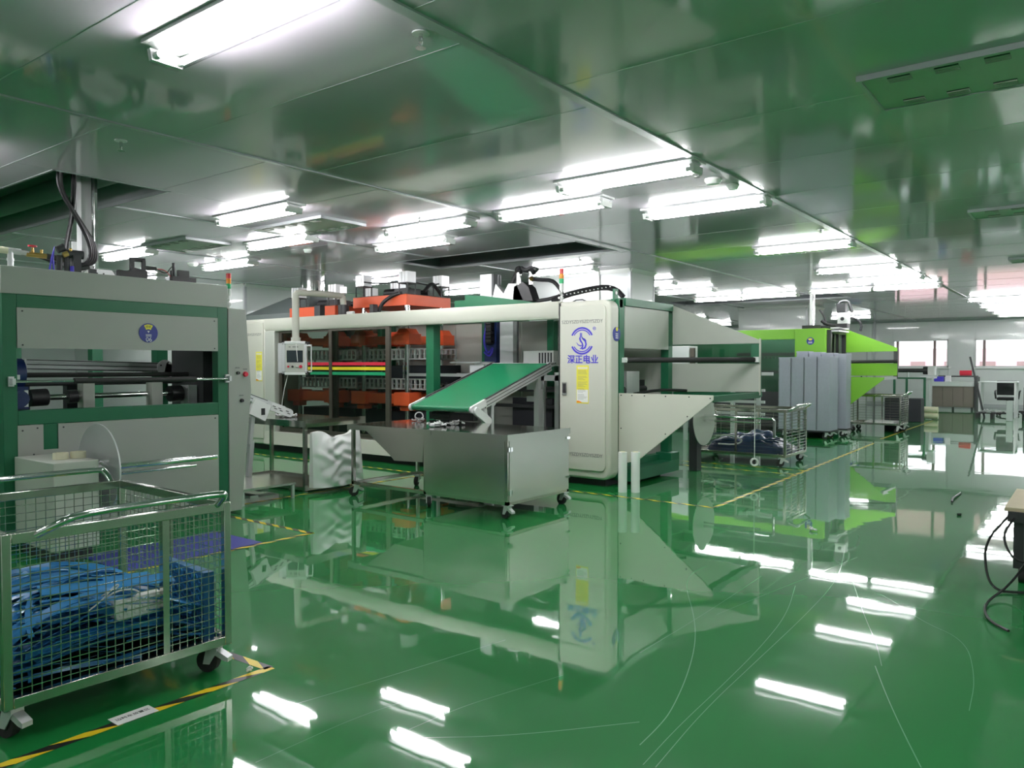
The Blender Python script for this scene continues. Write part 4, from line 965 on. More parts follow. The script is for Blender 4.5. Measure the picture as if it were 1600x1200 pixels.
# orange press units
def press(dx, dz=0):
    yc, yb = 8.74, 9.53; xa, xb = -9.76+dx, -8.745+dx
    MB().box(-9.985+dx, -8.725+dx, 8.70, 9.745, 2.455+dz, 2.632+dz).build('crown', 'orange', mm_, bevel=.006)
    MB().box(-9.9+dx, -8.8+dx, 8.78, 9.66, 2.632+dz, 2.65+dz).box(-9.2+dx, -8.9+dx, 8.9, 9.2, 2.65+dz, 2.75+dz).box(-9.75+dx, -9.3+dx, 9.2, 9.5, 2.65+dz, 2.78+dz).cyl((-9.5+dx, 9.0, 2.7+dz), (-8.95+dx, 9.0, 2.7+dz), .07).cyl((-9.5+dx, 9.3, 2.72+dz), (-9.0+dx, 9.5, 2.72+dz), .05).build('top_gear', 'black', mm_)
    for x in (xa, xb):
        for y in (yc, yb):
            MB().cyl((x, y, .16), (x, y, 2.455+dz), .042, n=16).build('column', 'chrome', mm_)
            b = MB()
            for p in ((-.09, -.09), (.09, -.09), (.09, .09), (-.09, .09)): b.cyl((x+p[0], y+p[1], 2.632+dz), (x+p[0], y+p[1], 2.80+dz), .011, n=8)
            b.box(x-.11, x+.11, y-.11, y+.11, 2.795+dz, 2.81+dz).build('cylinder_stand', 'darkmetal', mm_)
            c = MB()
            for q in range(3): c.box(x-.10+.07*q, x-.042+.07*q, y-.09, y+.09, 2.81+dz, 2.985+dz)
            c.box(x-.095, x+.095, y-.08, y+.08, 2.81+dz, 2.98+dz).build('air_cylinder', 'alu', mm_)
    for z0, z1, nm in ((1.83, 2.0, 'upper_platen'), (.86, 1.07, 'lower_platen')):
        m = MB()
        for x in (xa, xb):
            for y in (yc, yb): m.box(x-.17, x+.17, y-.14, y+.14, z0, z1)
        for y in (yc, yb): m.box(xa, xb, y-.06, y+.06, z0+.02, z1-.03)
        for x in (xa, xb): m.box(x-.06, x+.06, yc, yb, z0+.02, z1-.03)
        m.build(nm, 'orange', mm_, bevel=.004)
        for x in (xa, xb):
            for y in (yc, yb):
                c = MB()
                if z0 > 1.5: c.prism([(x-.16, z1), (x+.16, z1), (x+.09, z1+.08), (x-.09, z1+.08)], 'y', y-.10, y+.10)
                else: c.box(x-.09, x+.09, y-.08, y+.08, z0-.08, z0)
                c.build('boss', 'orange', mm_)
    for z in (1.60, 1.12):
        m = MB(); L0, L1 = xa-.05, xb+.45
        for y in (8.80, 9.4):
            m.box(L0, L1, y-.02, y+.02, z-.01, z+.012).box(L0, L1, y-.02, y+.02, z+.15, z+.17)
            for q in range(15): xx = L0+(L1-L0-.03)*q/14; m.box(xx, xx+.03, y-.018, y+.018, z+.01, z+.15)
        m.box(L0, L1, 8.8, 9.4, z+.07, z+.08).build('tool_rack', 'alu', mm_)
    m = MB().box(xa-.1, xb+.5, 8.95, 9.45, 1.22, 1.5).box(xa-.1, xb+.3, 8.9, 9.4, .2, .75); m.build('mould_block', 'box', mm_)
    for x in (xa+.3, xb-.2): MB().cyl((x, 8.85, 1.1), (x, 8.85, 1.7), .015, n=8).build('guide_pin', 'chrome', mm_)
press(0); press(-1.72, -.10)
B(-10.5, -10.35, 8.3, 8.4, 2.33, 2.5).build('hose_guide', 'darkmetal', mm_); B(-9.25, -9.17, 8.4, 8.5, 2.33, 2.47).build('hose_guide', 'darkmetal', mm_)
MB().tube([(-9.2, 8.55, 2.35), (-9.18, 8.6, 2.5), (-9.0, 8.66, 2.62), (-8.85, 8.72, 2.66)], .03, n=8, smooth=2).tube([(-9.65, 8.65, 2.87), (-9.3, 8.62, 2.82), (-8.9, 8.68, 2.83)], .013, n=6, smooth=2).tube([(-8.7, 8.8, 2.83), (-8.7, 9.2, 2.80), (-8.72, 9.5, 2.86)], .013, n=6, smooth=2).tube([(-8.72, 9.1, 2.7), (-8.7, 9.25, 2.86), (-8.7, 9.4, 2.75), (-8.7, 9.5, 2.65)], .03, n=6, smooth=2).build('hose_loops', 'black', mm_)
# small white cylinder pair on the beam
MB().cyl((-9.6, YM+.08, 2.34), (-9.45, YM+.08, 2.34), .025).build('roller_pin', 'white', mm_)
# stacking robot
m = MB().prism([(-7.55, 2.33), (-6.1, 2.33), (-6.4, 2.40), (-7.2, 2.52), (-7.55, 2.55)], 'y', 8.75, 9.25).box(-7.8, -7.55, 8.8, 9.1, 2.33, 2.48); m.build('gantry_base', 'green', mm_)
m = MB().box(-7.42, -7.2, 8.95, 9.05, 2.5, 2.86); m.build('gantry_post', 'alu', mm_); MB().cyl((-7.1, 9.0, 2.5), (-7.1, 9.0, 2.84), .03).box(-7.2, -7.16, 8.95, 9.05, 2.55, 2.86).build('gantry_rail', 'darkmetal', mm_)
MB().prism([(-7.16, 2.48), (-6.6, 2.44), (-6.72, 2.68), (-6.86, 2.69), (-6.95, 2.55), (-7.1, 2.7)], 'y', 8.92, 9.0).build('gusset', 'alu', mm_)
m = MB().prism([(-6.78, 2.43), (-6.42, 2.42), (-6.5, 2.62), (-6.6, 2.70), (-6.76, 2.64)], 'y', 8.92, 9.1).sphere((-6.72, 9.0, 2.88), .07, n=8).sphere((-6.48, 9.0, 2.85), .06, n=8).tube([(-6.9, 9, 2.6), (-6.8, 9, 2.8), (-6.7, 9, 2.92), (-6.6, 9, 2.86), (-6.5, 9, 2.9), (-6.4, 9, 2.86)], .035, smooth=1).tube([(-6.55, 9, 2.75), (-6.35, 9, 2.72), (-6.15, 9, 2.70), (-6.05, 9, 2.62), (-5.95, 9, 2.48), (-6.3, 9, 2.42), (-6.6, 9, 2.43)], .028, smooth=1); m.build('servo_group', 'black', mm_)
for x in (-6.72, -6.5): MB().cyl((x, 8.98, 2.66), (x, 8.98, 2.84), .035).build('servo_fitting', 'chrome', mm_); MB().sphere((-6.47, 8.95, 2.74), .035, n=8).build('brass_tee', 'brass', mm_)
m = MB().tube([(-6.1, 8.95, 2.40), (-5.9, 8.95, 2.47), (-5.5, 8.95, 2.53), (-5.25, 8.95, 2.545), (-5.08, 8.95, 2.5), (-4.98, 8.95, 2.40)], .038, n=6, smooth=1)
cc = m.build('cable_chain', 'black', mm_); q = MB()
for k in range(13): q.cyl((-5.9+.062*k, 8.905, 2.47+.006*k), (-5.9+.062*k, 8.92, 2.47+.006*k), .009, n=6)
q.build('chain_rivets', 'white', cc, kind='stuff')
MB().tube([(-5.65, 8.7, 2.33), (-5.55, 8.7, 2.37), (-5.45, 8.7, 2.37), (-5.35, 8.7, 2.33)], .008, n=6).build('lifting_wire', 'black', mm_)
m = MB().prism([(8.36, 2.3), (8.46, 2.3), (8.46, 2.45), (8.36, 2.45)], 'x', -4.80, -4.78); lg = m.build('lifting_lug', 'green', mm_); MB().cyl((-4.779, 8.41, 2.40), (-4.776, 8.41, 2.40), .022, n=14).build('lug_hole', 'white', lg)
tower(mm_, -5.56, 8.36, 2.31, 1.25)
# vertical axis and suction head inside
B(-7.50, -7.27, 9.15, 9.25, 1.52, 2.25).build('axis_plate', 'motorblue', mm_)
m = MB()
for q in range(7): m.ring((-7.4, 9.1, 1.86+.055*q), (-7.3, 9.1, 1.86+.055*q), .05, .03, n=10)
m.build('cable_rings', 'black', mm_); MB().tube([(-7.4, 9.08, 2.1), (-7.45, 9.06, 1.85), (-7.35, 9.05, 1.66), (-7.25, 9.06, 1.8), (-7.3, 9.05, 1.62), (-7.42, 9.05, 1.7)], .016, n=6, smooth=2).build('blue_air_line', 'logo', mm_)
B(-7.2, -6.95, 9.15, 9.25, 1.52, 2.25).build('axis_column', 'alu', mm_); MB().cyl((-6.9, 9.2, 1.5), (-6.9, 9.2, 2.25), .015).build('axis_rod', 'darkmetal', mm_)
m = MB().box(-7.9, -7.3, 8.8, 9.3, 1.535, 1.555).box(-7.45, -6.55, 8.85, 9.3, 1.515, 1.535); m.build('suction_plate', 'alu', mm_)
m = MB()
for k in range(3): m.box(-7.55+.3*k, -7.28+.3*k, 8.86, 9.2, 1.36, 1.51)
m.build('suction_box', 'wallp', mm_)
B(-8.75, -7.4, 8.72, 8.80, 1.33, 1.375).build('tray_rail', 'alu', mm_); B(-8.75, -7.4, 9.35, 9.42, 1.33, 1.375).build('tray_rail', 'alu', mm_)
B(-8.8, -5.6, 9.5, 9.6, 1.1, 1.18).build('cross_beam', 'darkmetal', mm_); B(-8.8, -5.6, 9.5, 9.6, .85, .9).build('cross_beam', 'darkmetal', mm_)
cb = B(-6.65, -6.12, 9.0, 9.4, 1.49, 1.71).build('control_box', 'white', mm_, bevel=.006); m = MB()
for k in range(5): m.box(-6.37+.05*k, -6.345+.05*k, 8.994, 9.0, 1.53, 1.68)
m.build('vent_slots', 'darkmetal', cb)
m = MB().box(-6.35, -6.28, 9.0, 9.05, .3, 1.4).box(-6.1, -6.03, 9.0, 9.05, .3, 1.4).box(-6.6, -6.0, 9.0, 9.05, 1.28, 1.36).box(-6.55, -6.3, 8.95, 9.0, 1.15, 1.28).box(-6.55, -6.3, 8.95, 9.0, .98, 1.06); m.build('stacker_frame', 'alu', mm_)
# right end: header panel, side plates, turning bar
B(-4.80, -4.735, 8.56, 9.79, 1.715, 2.245).build('end_panel', 'alu' if False else 'grey', mm_, bevel=.004)
MB().prism([(8.55, 2.345), (9.9, 2.345), (9.9, 2.25), (8.55, 2.25)], 'x', -4.86, -4.72).build('end_rail', 'green', mm_)
npl = MB().prism([(-4.735, 1.155), (-3.505, 1.155), (-3.505, 1.10), (-4.46, .34), (-4.60, .30), (-4.735, .30)], 'y', 8.405, 8.425).build('side_plate', 'grey2', mm_, bevel=.002)
q = MB()
for x, z in ((-4.7, 1.13), (-4.55, 1.13), (-4.38, 1.13), (-4.1, 1.13), (-3.8, 1.13), (-3.54, 1.12), (-3.82, .90), (-4.1, .68), (-4.7, .72)): q.cyl((x, 8.405, z), (x, 8.399, z), .008, n=8)
q.build('screws', 'darkmetal', npl, kind='stuff')
fp = MB().prism([(-4.735, 2.335), (-3.51, 1.83), (-3.51, 1.785), (-4.735, 1.785)], 'y', 9.915, 9.935).build('side_plate', 'grey', mm_, bevel=.002)
fp2 = MB().prism([(-4.80, 1.525), (-3.51, 1.525), (-3.51, 1.155), (-4.80, 1.13)], 'y', 9.915, 9.935).build('side_plate', 'grey', mm_, bevel=.002)
m = MB().box(-3.63, -3.51, 9.937, 10.0, 1.1, 1.8); m.build('end_post', 'green', mm_); B(-3.512, -3.495, 9.91, 9.94, 1.11, 1.85).build('edge_strip', 'grey2', mm_)
m = MB().bar((-3.55, 8.43, 1.11), (-3.55, 9.95, 1.11), .09, .07); m.build('tie_beam', 'green', mm_)
B(-4.73, -3.5, 9.94, 10.0, 1.09, 1.14).build('brace', 'green', mm_)
tb = MB().cyl((-4.69, 8.53, 1.565), (-3.56, 9.87, 1.572), .034, n=18).build('turning_bar', 'rubber', mm_)
MB().box(-4.735, -4.68, 8.48, 8.57, 1.535, 1.597).cyl((-4.70, 8.52, 1.565), (-4.66, 8.56, 1.565), .022).build('bar_bracket', 'white', tb); MB().box(-3.57, -3.50, 9.86, 9.915, 1.54, 1.61).build('bar_bracket', 'white', tb)
m = MB().box(-4.9, -4.8, 8.6, 9.7, .12, .28).box(-4.85, -4.6, 8.5, 9.85, .05, .2); m.build('foot_beam', 'green', mm_); B(-4.85, -4.62, 9.65, 9.90, .12, .3).build('foot_beam', 'green', mm_)
m = MB().box(-5.4, -4.95, 9.0, 9.35, 1.05, 1.42); m.build('inner_housing', 'alu', mm_); m = MB().box(-5.3, -4.9, 8.75, 8.9, 1.1, 1.2).box(-5.3, -5.0, 9.4, 9.6, 1.15, 1.3).cyl((-5.0, 8.7, 1.18), (-5.0, 9.6, 1.18), .04).tube([(-4.9, 9.1, 1.12), (-4.7, 9.4, 1.17), (-4.6, 9.8, 1.16), (-4.5, 9.88, 1.15)], .02, smooth=1); m.build('inner_drive', 'black', mm_)
B(-5.6, -5.5, 8.5, 9.9, .2, 2.2).build('inner_wall', 'grey', mm_); B(-5.45, -5.35, 9.0, 9.1, .2, 2.2).build('post', 'green', mm_)
# pull chain with ring
pc = thing('pull_ring', 'white ring hanging on a thin cord from the tip of the side plate', 'ring', (-3.58, 9.96, .1))
MB().cyl((-3.58, 9.96, .285), (-3.58, 9.96, 1.08), .006, n=6).build('cord', 'white', pc); MB().ring((-3.587, 9.97, .23), (-3.573, 9.95, .23), .055, .034, n=24).build('ring', 'white', pc)
for x, y, l in ((-4.462, 8.02, 'left upright roll of white film standing on the floor beside the grey side plate'), (-4.335, 8.10, 'right upright roll of white film standing on the floor beside the grey side plate')):
    t = thing('film_roll', l, 'roll', (x, y, 0), 0, 'upright film rolls'); MB().cyl((x, y, 0), (x, y, .475), .052, n=28).build('film', 'bag', t); MB().ring((x, y, .47), (x, y, .482), .03, .022, n=16).build('core', 'cream', t)
# exhaust hood behind
eh = thing('exhaust_hood', 'dark grey exhaust hood with shiny duct behind the left end of the middle machine', 'hood', (-11.8, 9.4, 2.3))
hb = MB(); z0, z1, z2 = 2.34, 2.46, 2.80
hx0, hx1, hy0, hy1 = -13.2, -11.25, 8.75, 10.2
hb.box(hx0, hx1, hy0, hy1, z0, z1)
a = [(hx0, hy0, z1), (hx1, hy0, z1), (hx1, hy1, z1), (hx0, hy1, z1)]; b = [(-12.4, 9.2, z2), (-11.75, 9.2, z2), (-11.75, 9.75, z2), (-12.4, 9.75, z2)]
hb.add(a+b, [(0,1,5,4), (1,2,6,5), (2,3,7,6), (3,0,4,7), (4,5,6,7)]); hb.build('canopy', 'hood', eh)
MB().cyl((-12.05, 9.5, z2), (-12.05, 9.5, H), .24, n=28).build('duct', 'chrome', eh)
# control panel on swing arm
hx, hy = -10.1, 7.62; rz = math.radians(42)
hm = thing('control_panel', 'grey operator panel with dark screen hanging from a swing arm', 'control panel', (hx, hy, 1.36), rz)
m = MB().box(-.155, .155, -.08, .08, 0, .50); m.build('housing', 'alu', hm, bevel=.008)
B(-.145, .145, -.086, -.08, .03, .47).build('fascia', 'grey', hm); B(-.125, .125, -.09, -.086, .185, .375).build('screen', 'screen', hm)
for z in (-.012, .475): B(-.16, .16, -.09, .09, z, z+.045).build('end_rail', 'white', hm, bevel=.008)
for s in (-1, 1):
    m = MB()
    for z in (0, .47): m.box(s*.15, s*.21, -.08, .07, z-.005, z+.045)
    m.build('corner_block', 'black', hm)
    m = MB().box(s*.20, s*.26, -.085, -.045, .02, .49) if s < 0 else MB().box(.245, .26, -.075, -.06, .03, .47).box(.16, .26, -.075, -.06, .44, .47).box(.16, .26, -.075, -.06, .03, .055)
    if s < 0: m.box(-.20, -.155, -.08, -.03, .01, .50)
    else: m.box(.155, .185, -.08, -.0, .02, .48)
    m.build('handle', 'alu', hm)
for k, (x, c, r) in enumerate(((-.1, 'red', .012), (-.035, 'black', .013), (.03, 'alu', .012), (.09, 'red', .019))): MB().cyl((x, -.087, .12), (x, -.115, .12), r, n=14).cyl((x, -.087, .12), (x, -.093, .12), r*1.35, n=14).build('push_button', c, hm)
m = MB()
for x, w in ((-.075, .03), (-.015, .05), (.045, .03)): m.box(x-.02, x-.02+w, -.088, -.086, .42, .438)
m.build('panel_marks', 'text', hm)
MB().tube([(0, 0, .52), (0, 0, 1.20)], .055, n=18).cyl((0, 0, .515), (0, 0, .58), .075, n=18).build('drop_pipe', 'grey2', hm)
# arm pieces in panel-local space
inv = Matrix.Rotation(-rz, 3, 'Z')
def L(p): return inv @ (Vector(p)-Vector((hx, hy, 1.36)))
m = MB().tube([L((hx, hy, 2.54)), L((hx, hy, 2.63)), L((hx+.02, hy+.08, 2.655)), L((-9.98, 8.44, 2.655)), L((-9.975, 8.47, 2.62)), L((-9.97, 8.48, 2.5))], .05, n=16, smooth=1); m.build('swing_arm', 'grey2', hm)
m = MB()
for q in ((-9.97, 8.48),): m.cyl(L((q[0], q[1], 2.34)), L((q[0], q[1], 2.5)), .09, n=16)
m.build('pivot', 'darkmetal', hm); MB().cyl(L((-9.97, 8.48, 2.69)), L((-9.97, 8.48, 2.8)), .07, n=4).build('pivot_cap', 'alu', hm)
MB().tube([(.02, -.09, .50), (.03, -.1, .40), (.045, -.1, .2)], .005, n=6, smooth=1).tube([(-.12, -.02, 0), (-.2, 0, -.3), (-.25, .02, -.7)], .006, n=6, smooth=1).build('dangling_cord', 'white', hm)

# ================================================================== SECOND UNWINDER + FAR MESH CART
u2 = thing('film_unwinder', 'film unwinder with grey disc and two long chrome shafts behind the grey side plates', 'machine', (-4.9, 10.35, 0))
MB().cyl((-4.43, 10.3, .74), (-4.42, 10.3, .74), .37, n=56).build('disc', 'grey', u2)
MB().tube([(-4.42, 10.3, .79), (-3.50, 10.3, .79), (-3.45, 10.3, .785), (-3.435, 10.3, .74), (-3.435, 10.3, .53)], .018, n=10).build('shaft', 'chrome', u2); MB().cyl((-4.42, 10.3, .725), (-3.62, 10.3, .725), .012).build('shaft', 'chrome', u2)
B(-4.62, -4.5, 10.22, 10.38, 0, .85).build('stand', 'darkmetal', u2, bevel=.006); MB().cyl((-4.5, 10.3, .74), (-4.43, 10.3, .74), .07).build('hub', 'alu', u2)
fc = mesh_cart((-3.64, 11.42, 0), 0, 'mesh cart with dark blue waste standing behind the hanging ring', 1.52, 1.02, .135, .845, da=.34, db=.045, wr=.005)
def pile(loc, sx, sy, h, label, m_='navyfilm', seed=1, name='offcut_heap'):
    r = random.Random(seed); ph = [r.uniform(0, 6) for _ in range(6)]
    def fn(u, v):
        e = (math.sin(math.pi*min(max(u, .0), 1))*math.sin(math.pi*min(max(v, 0), 1)))**.35 if 0 < u < 1 and 0 < v < 1 else 0
        return Vector((loc[0]+(u-.5)*sx, loc[1]+(v-.5)*sy, loc[2]+h*e*(.82+.10*math.sin(11*u+ph[0])+.08*math.sin(17*v+ph[1])+.06*math.sin(29*u+13*v+ph[2]))))
    m = MB().grid(fn, 30, 18); return m.build(name, m_, label=label, cat='plastic waste', kind='stuff')
pile((-4.32, 11.93, .15), 1.2, .85, .36, 'dark blue plastic waste heaped in the far mesh cart')
rb2 = random.Random(4)
for k in range(14):
    x = -4.8+rb2.random()*.9; y = 11.55+rb2.random()*.25; z = .26+rb2.random()*.18; a = rb2.gauss(0, .25)
    m = MB().tube([(x-.2, y, z-.03), (x, y+.02*a, z+.02), (x+.22, y+.1*a, z-.02)], .012, n=5, smooth=1)
    m.build('plastic_offcut', 'navyfilm', label='thin blue strip lying on the waste in the far mesh cart', cat='plastic offcut', group='blue strips in the far cart')
MB().tube([(-4.75, 11.5, .40), (-4.5, 11.48, .43), (-4.3, 11.5, .36), (-4.4, 11.47, .28), (-4.7, 11.48, .28)], .012, n=6, smooth=2).build('clear_film', 'white', label='pale clear film scrap on the waste in the far mesh cart', cat='film scrap')

# ================================================================== LIME MACHINE
YL = 17.5
lmz = thing('forming_machine', 'lime green forming machine with a round blue badge', 'machine', (-6.5, 18.2, 0))
B(-5.40, -4.745, YL, 18.2, .10, 2.31).build('cabinet', 'lime', lmz, bevel=.01)
B(-12, -5.402, YL, YL+.12, 2.085, 2.31).build('top_beam', 'lime', lmz, bevel=.006)
B(-12, -5.402, YL, YL+.1, .1, .9).build('lower_front', 'darkmetal', lmz); B(-12, -5.402, YL+.03, YL+.035, .9, 2.085).build('front_glass', 'tint', lmz)
B(-12, -4.8, 18.85, 18.9, .1, 2.25).build('back_cover', 'green', lmz); B(-12, -4.8, YL+.1, 18.85, .0, .1).build('plinth', 'black', lmz)
m = MB().box(-7, -5.5, 18.2, 18.3, 1.72, 1.80).box(-7, -5.5, 18.2, 18.3, 1.3, 1.38)
for k in range(16): m.box(-6.9+.09*k, -6.86+.09*k, 18.15, 18.2, 1.66, 1.70)
m.build('inner_rails', 'darkmetal', lmz)
bd = MB().cyl((-5.06, YL, 2.035), (-5.06, YL-.01, 2.035), .082, n=32).build('badge', 'navy', lmz); MB().prism([(-5.11, 2.085), (-5.06, 2.098), (-5.01, 2.085), (-5.035, 2.05), (-5.085, 2.05)], 'y', YL-.013, YL-.009).build('yellow_field', 'notice', bd)
m = MB()
for r in range(2):
    for c in range(3): m.box(-5.10+.03*c, -5.08+.03*c, YL-.013, YL-.009, 1.985+.022*r, 2.0+.022*r)
m.build('small_marks', 'white', bd)
m = MB().box(-4.745, -4.66, 17.62, 17.72, .1, 2.28).box(-4.745, -4.66, 18.85, 18.95, .1, 2.28).box(-4.745, -4.66, 17.72, 18.85, 2.2, 2.28).box(-4.72, -4.66, 18.25, 18.3, .8, 2.2); m.build('end_frame', 'darkmetal', lmz)
B(-4.8, -4.745, 17.72, 18.85, .2, 2.2).build('end_cover', 'hood', lmz)
m = MB()
for z in (2.235, 2.30): m.box(-4.68, -4.50, 17.65, 18.5, z, z+.035)
m.build('end_rails', 'alu', lmz)
MB().prism([(-4.66, 2.33), (-3.58, 1.89), (-3.58, 1.815), (-4.66, 1.80)], 'y', 18.90, 18.93).build('side_plate', 'lime', lmz)
MB().prism([(-4.70, 1.545), (-3.58, 1.545), (-3.58, 1.27), (-4.70, 1.26)], 'y', 18.90, 18.93).build('side_plate', 'lime', lmz)
MB().prism([(-4.70, 1.262), (-3.57, 1.245), (-3.57, 1.21), (-4.35, .56), (-4.70, .40)], 'y', 17.55, 17.575).build('side_plate', 'lime', lmz)
MB().cyl((-4.66, 17.62, 1.57), (-3.6, 18.88, 1.59), .035, n=14).build('turning_bar', 'rubber', lmz)
MB().box(-3.66, -3.575, 18.93, 18.99, 1.2, 1.9).build('end_post', 'darkmetal', lmz); MB().bar((-3.62, 17.58, 1.22), (-3.62, 18.95, 1.22), .07, .06).build('tie_beam', 'alu', lmz)
m = MB().box(-5.20, -5.15, 17.9, 18.0, 2.31, H+.35); m.build('mast', 'alu', lmz); MB().cyl((-5.11, 17.92, 2.31), (-5.11, 17.92, H+.3), .025).build('mast_rail', 'chrome', lmz)
m = MB().box(-5.35, -4.95, 17.85, 18.1, 2.31, 2.40).box(-4.95, -4.75, 17.9, 18.1, 2.31, 2.38).tube([(-4.95, 17.95, 2.5), (-4.85, 17.95, 2.42), (-4.7, 17.95, 2.38), (-4.5, 17.95, 2.37)], .04, smooth=1).tube([(-5.0, 17.95, 2.75), (-4.9, 17.95, 2.6), (-4.85, 17.95, 2.45)], .02, smooth=1).box(-4.62, -4.4, 17.9, 18.15, 2.33, 2.42); m.build('drive_group', 'black', lmz)
m = MB().box(-4.60, -4.38, 17.9, 18.1, 2.42, 2.66).cyl((-4.49, 17.9, 2.52), (-4.49, 17.86, 2.52), .07); sv = m.build('servo_motor', 'white', lmz); MB().cyl((-4.49, 17.86, 2.52), (-4.49, 17.85, 2.52), .04).box(-4.62, -4.44, 17.9, 18.1, 2.66, 2.86).tube([(-4.6, 18, 2.86), (-4.55, 18, 2.92), (-4.4, 18, 2.92), (-4.36, 18, 2.8), (-4.32, 18, 2.65)], .03, smooth=1).tube([(-4.35, 18, 2.55), (-4.2, 18, 2.5), (-4.12, 18, 2.38), (-4.15, 18, 2.25)], .025, smooth=1).build('motor_head', 'darkmetal', sv)
# left conveyor frame in front of lime machine
fr = thing('aluminium_frame', 'aluminium frame with white clamp between the grey side plate and the tray stacks', 'frame', (-5.6, 15.0, 0))
xz = -5.15
for x in (-5.62, -5.12): B(x-.035, x+.035, 14.4, 14.47, 0, 1.33 if x > -5.5 else 1.05).build('upright', 'alu', fr)
for x in (-7.2, -6.6): B(x-.035, x+.035, 14.4, 14.47, 0, 1.05).build('upright', 'alu', fr)
for z in (.55, .78, 1.0): B(-7.2, -5.0, 14.405, 14.465, z, z+.05).build('cross_rail', 'alu', fr)
B(-5.45, -4.85, 14.4, 14.47, 1.31, 1.37).build('top_arm', 'alu', fr); B(-5.46, -5.30, 14.35, 14.42, 1.32, 1.40).build('clamp', 'white', fr); MB().bar((-5.38, 14.4, 1.33), (-5.16, 14.4, 1.10), .05, .05).box(-5.42, -5.25, 14.42, 14.5, 1.0, 1.2).build('strut', 'black', fr)
wc = thing('white_cabinet', 'plain white cabinet seen in the gap between the grey side plates', 'cabinet', (-7.9, 16.9, 0))
B(-8.25, -7.52, 16.6, 17.1, 1.2, 1.95).build('upper_body', 'wallp', wc, bevel=.01); B(-8.25, -7.52, 16.6, 17.1, .06, 1.2).build('lower_body', 'hood', wc); B(-8.22, -7.55, 16.62, 17.08, 0, .06).build('plinth', 'darkmetal', wc); B(-7.5, -7.4, 16.62, 16.7, 0, 1.9).build('end_post', 'bronze', wc)
# ================================================================== TRAY STACKS
def tray_cart(x0, x1, y0, y1, label):
    t = thing('platform_trolley', label, 'trolley', ((x0+x1)/2, (y0+y1)/2, 0))
    B(x0, x1, y0, y1, .14, .17).build('platform', 'darkmetal', t)
    for x in (x0+.1, x1-.1):
        for y in (y0+.1, y1-.1): castor(t, x, y, h=.14, ang=.4)
    return t
tray_cart(-5.33, -4.28, 16.2, 16.85, 'low trolley carrying the front row of grey tray stacks')
tray_cart(-5.25, -4.15, 17.0, 17.42, 'low trolley carrying the rear row of grey tray stacks')
def tray_stack(x0, x1, y0, y1, ztop, label, lean=0):
    m = MB(); n = 56; z0 = .172; h = (ztop-z0)/n; r = random.Random(int(x0*1000))
    for k in range(n):
        j = r.uniform(-.004, .004); dx = lean*(k/n)**2; z = z0+k*h
        m.box(x0+j+dx, x1+j+dx, y0+j, y1+j, z, z+h*.55).box(x0+.012+dx, x1-.012+dx, y0+.012, y1-.012, z+h*.55, z+h)
    m.box(x0+dx, x1+dx, y0, y1, ztop-.012, ztop+.004)
    return m.build('tray_stack', 'traygrey', label=label, cat='tray stack', group='stacks of nested grey trays')
nm = ['leftmost', 'second from left', 'third from left', 'rightmost']
w = (5.33-4.29)/4
for i in range(4):
    tray_stack(-5.33+i*w+.006, -5.33+(i+1)*w-.006, 16.2, 16.82, 1.665+.004*i, 'tall stack of nested grey trays, %s of the front row' % nm[i], lean=-.0)
for i in range(4):
    tray_stack(-5.22+i*w+.006, -5.22+(i+1)*w-.006, 17.02, 17.42, 1.80-.02*i, 'tall stack of nested grey trays, %s of the rear row, a little higher' % nm[i])
# ================================================================== LIME CART AND BACKGROUND
lc3 = mesh_cart((-3.44, 18.62, 0), 0, 'empty mesh cart with a white board standing below the lime funnel', 1.1, .85, .17, .84, da=.3, db=.05, wr=.006)
B(-3.42, -3.40, 19.3, 19.6, .86, .90).build('white_board', 'white', lc3)
m = MB().box(-4.2, -3.6, 18.7, 19.3, .19, .24); m.build('carton_sheet', 'paper', label='flat pale carton lying in the cart below the lime funnel', cat='carton')
B(-3.95, -3.55, 19.5, 19.9, .0, .75).build('dark_bin', 'box', label='black bin standing behind the cart below the lime funnel', cat='bin', bevel=.01)
B(-4.05, -3.70, 22.6, 23.1, 0, .62).build('dark_bin', 'box', label='black bin right of the cart, before the green pipe frame', cat='bin', bevel=.01)
gr = thing('pipe_frame', 'dark green pipe frame behind the cart below the lime funnel', 'frame', (-4.4, 25, 0))
for x in (-4.8, -4.0): B(x-.03, x+.03, 24.97, 25.03, 0, 1.15).build('upright', 'green', gr)
B(-4.8, -4.0, 24.97, 25.03, 1.1, 1.15).build('top_rail', 'green', gr); B(-4.5, -4.44, 24.97, 25.03, .5, 1.1).build('middle_post', 'green', gr)
for z, l in ((.10, 'lower'), (.27, 'upper')): MB().cyl((-3.95, 24.0, z), (-3.5, 24.0, z), .085, n=20).build('film_roll', 'cream', label='%s of two cream rolls lying beside the green pipe frame' % l, cat='roll', group='lying cream rolls')
tp = thing('test_machine', 'grey bench machine with a dark horizontal pipe below the left window', 'machine', (-4.3, 26.5, 0))
MB().cyl((-5.2, 26.5, 1.34), (-4.28, 26.5, 1.34), .06, n=14).cyl((-4.28, 26.5, 1.34), (-4.15, 26.5, 1.34), .12, n=14).build('pipe', 'darkmetal', tp); B(-4.14, -3.95, 26.35, 26.65, 1.2, 1.48).build('head', 'white', tp)
B(-4.30, -4.08, 26.3, 26.7, 0, 1.12).build('column', 'wallp', tp); B(-4.35, -3.95, 26.2, 26.8, 1.1, 1.16).build('table_plate', 'alu', tp); MB().cyl((-4.7, 26.5, 0), (-4.7, 26.5, 1.3), .03).build('support_leg', 'alu', tp)
ct = thing('counter', 'wood-fronted counter with white top under the left window', 'counter', (-3.85, 29.7, 0))
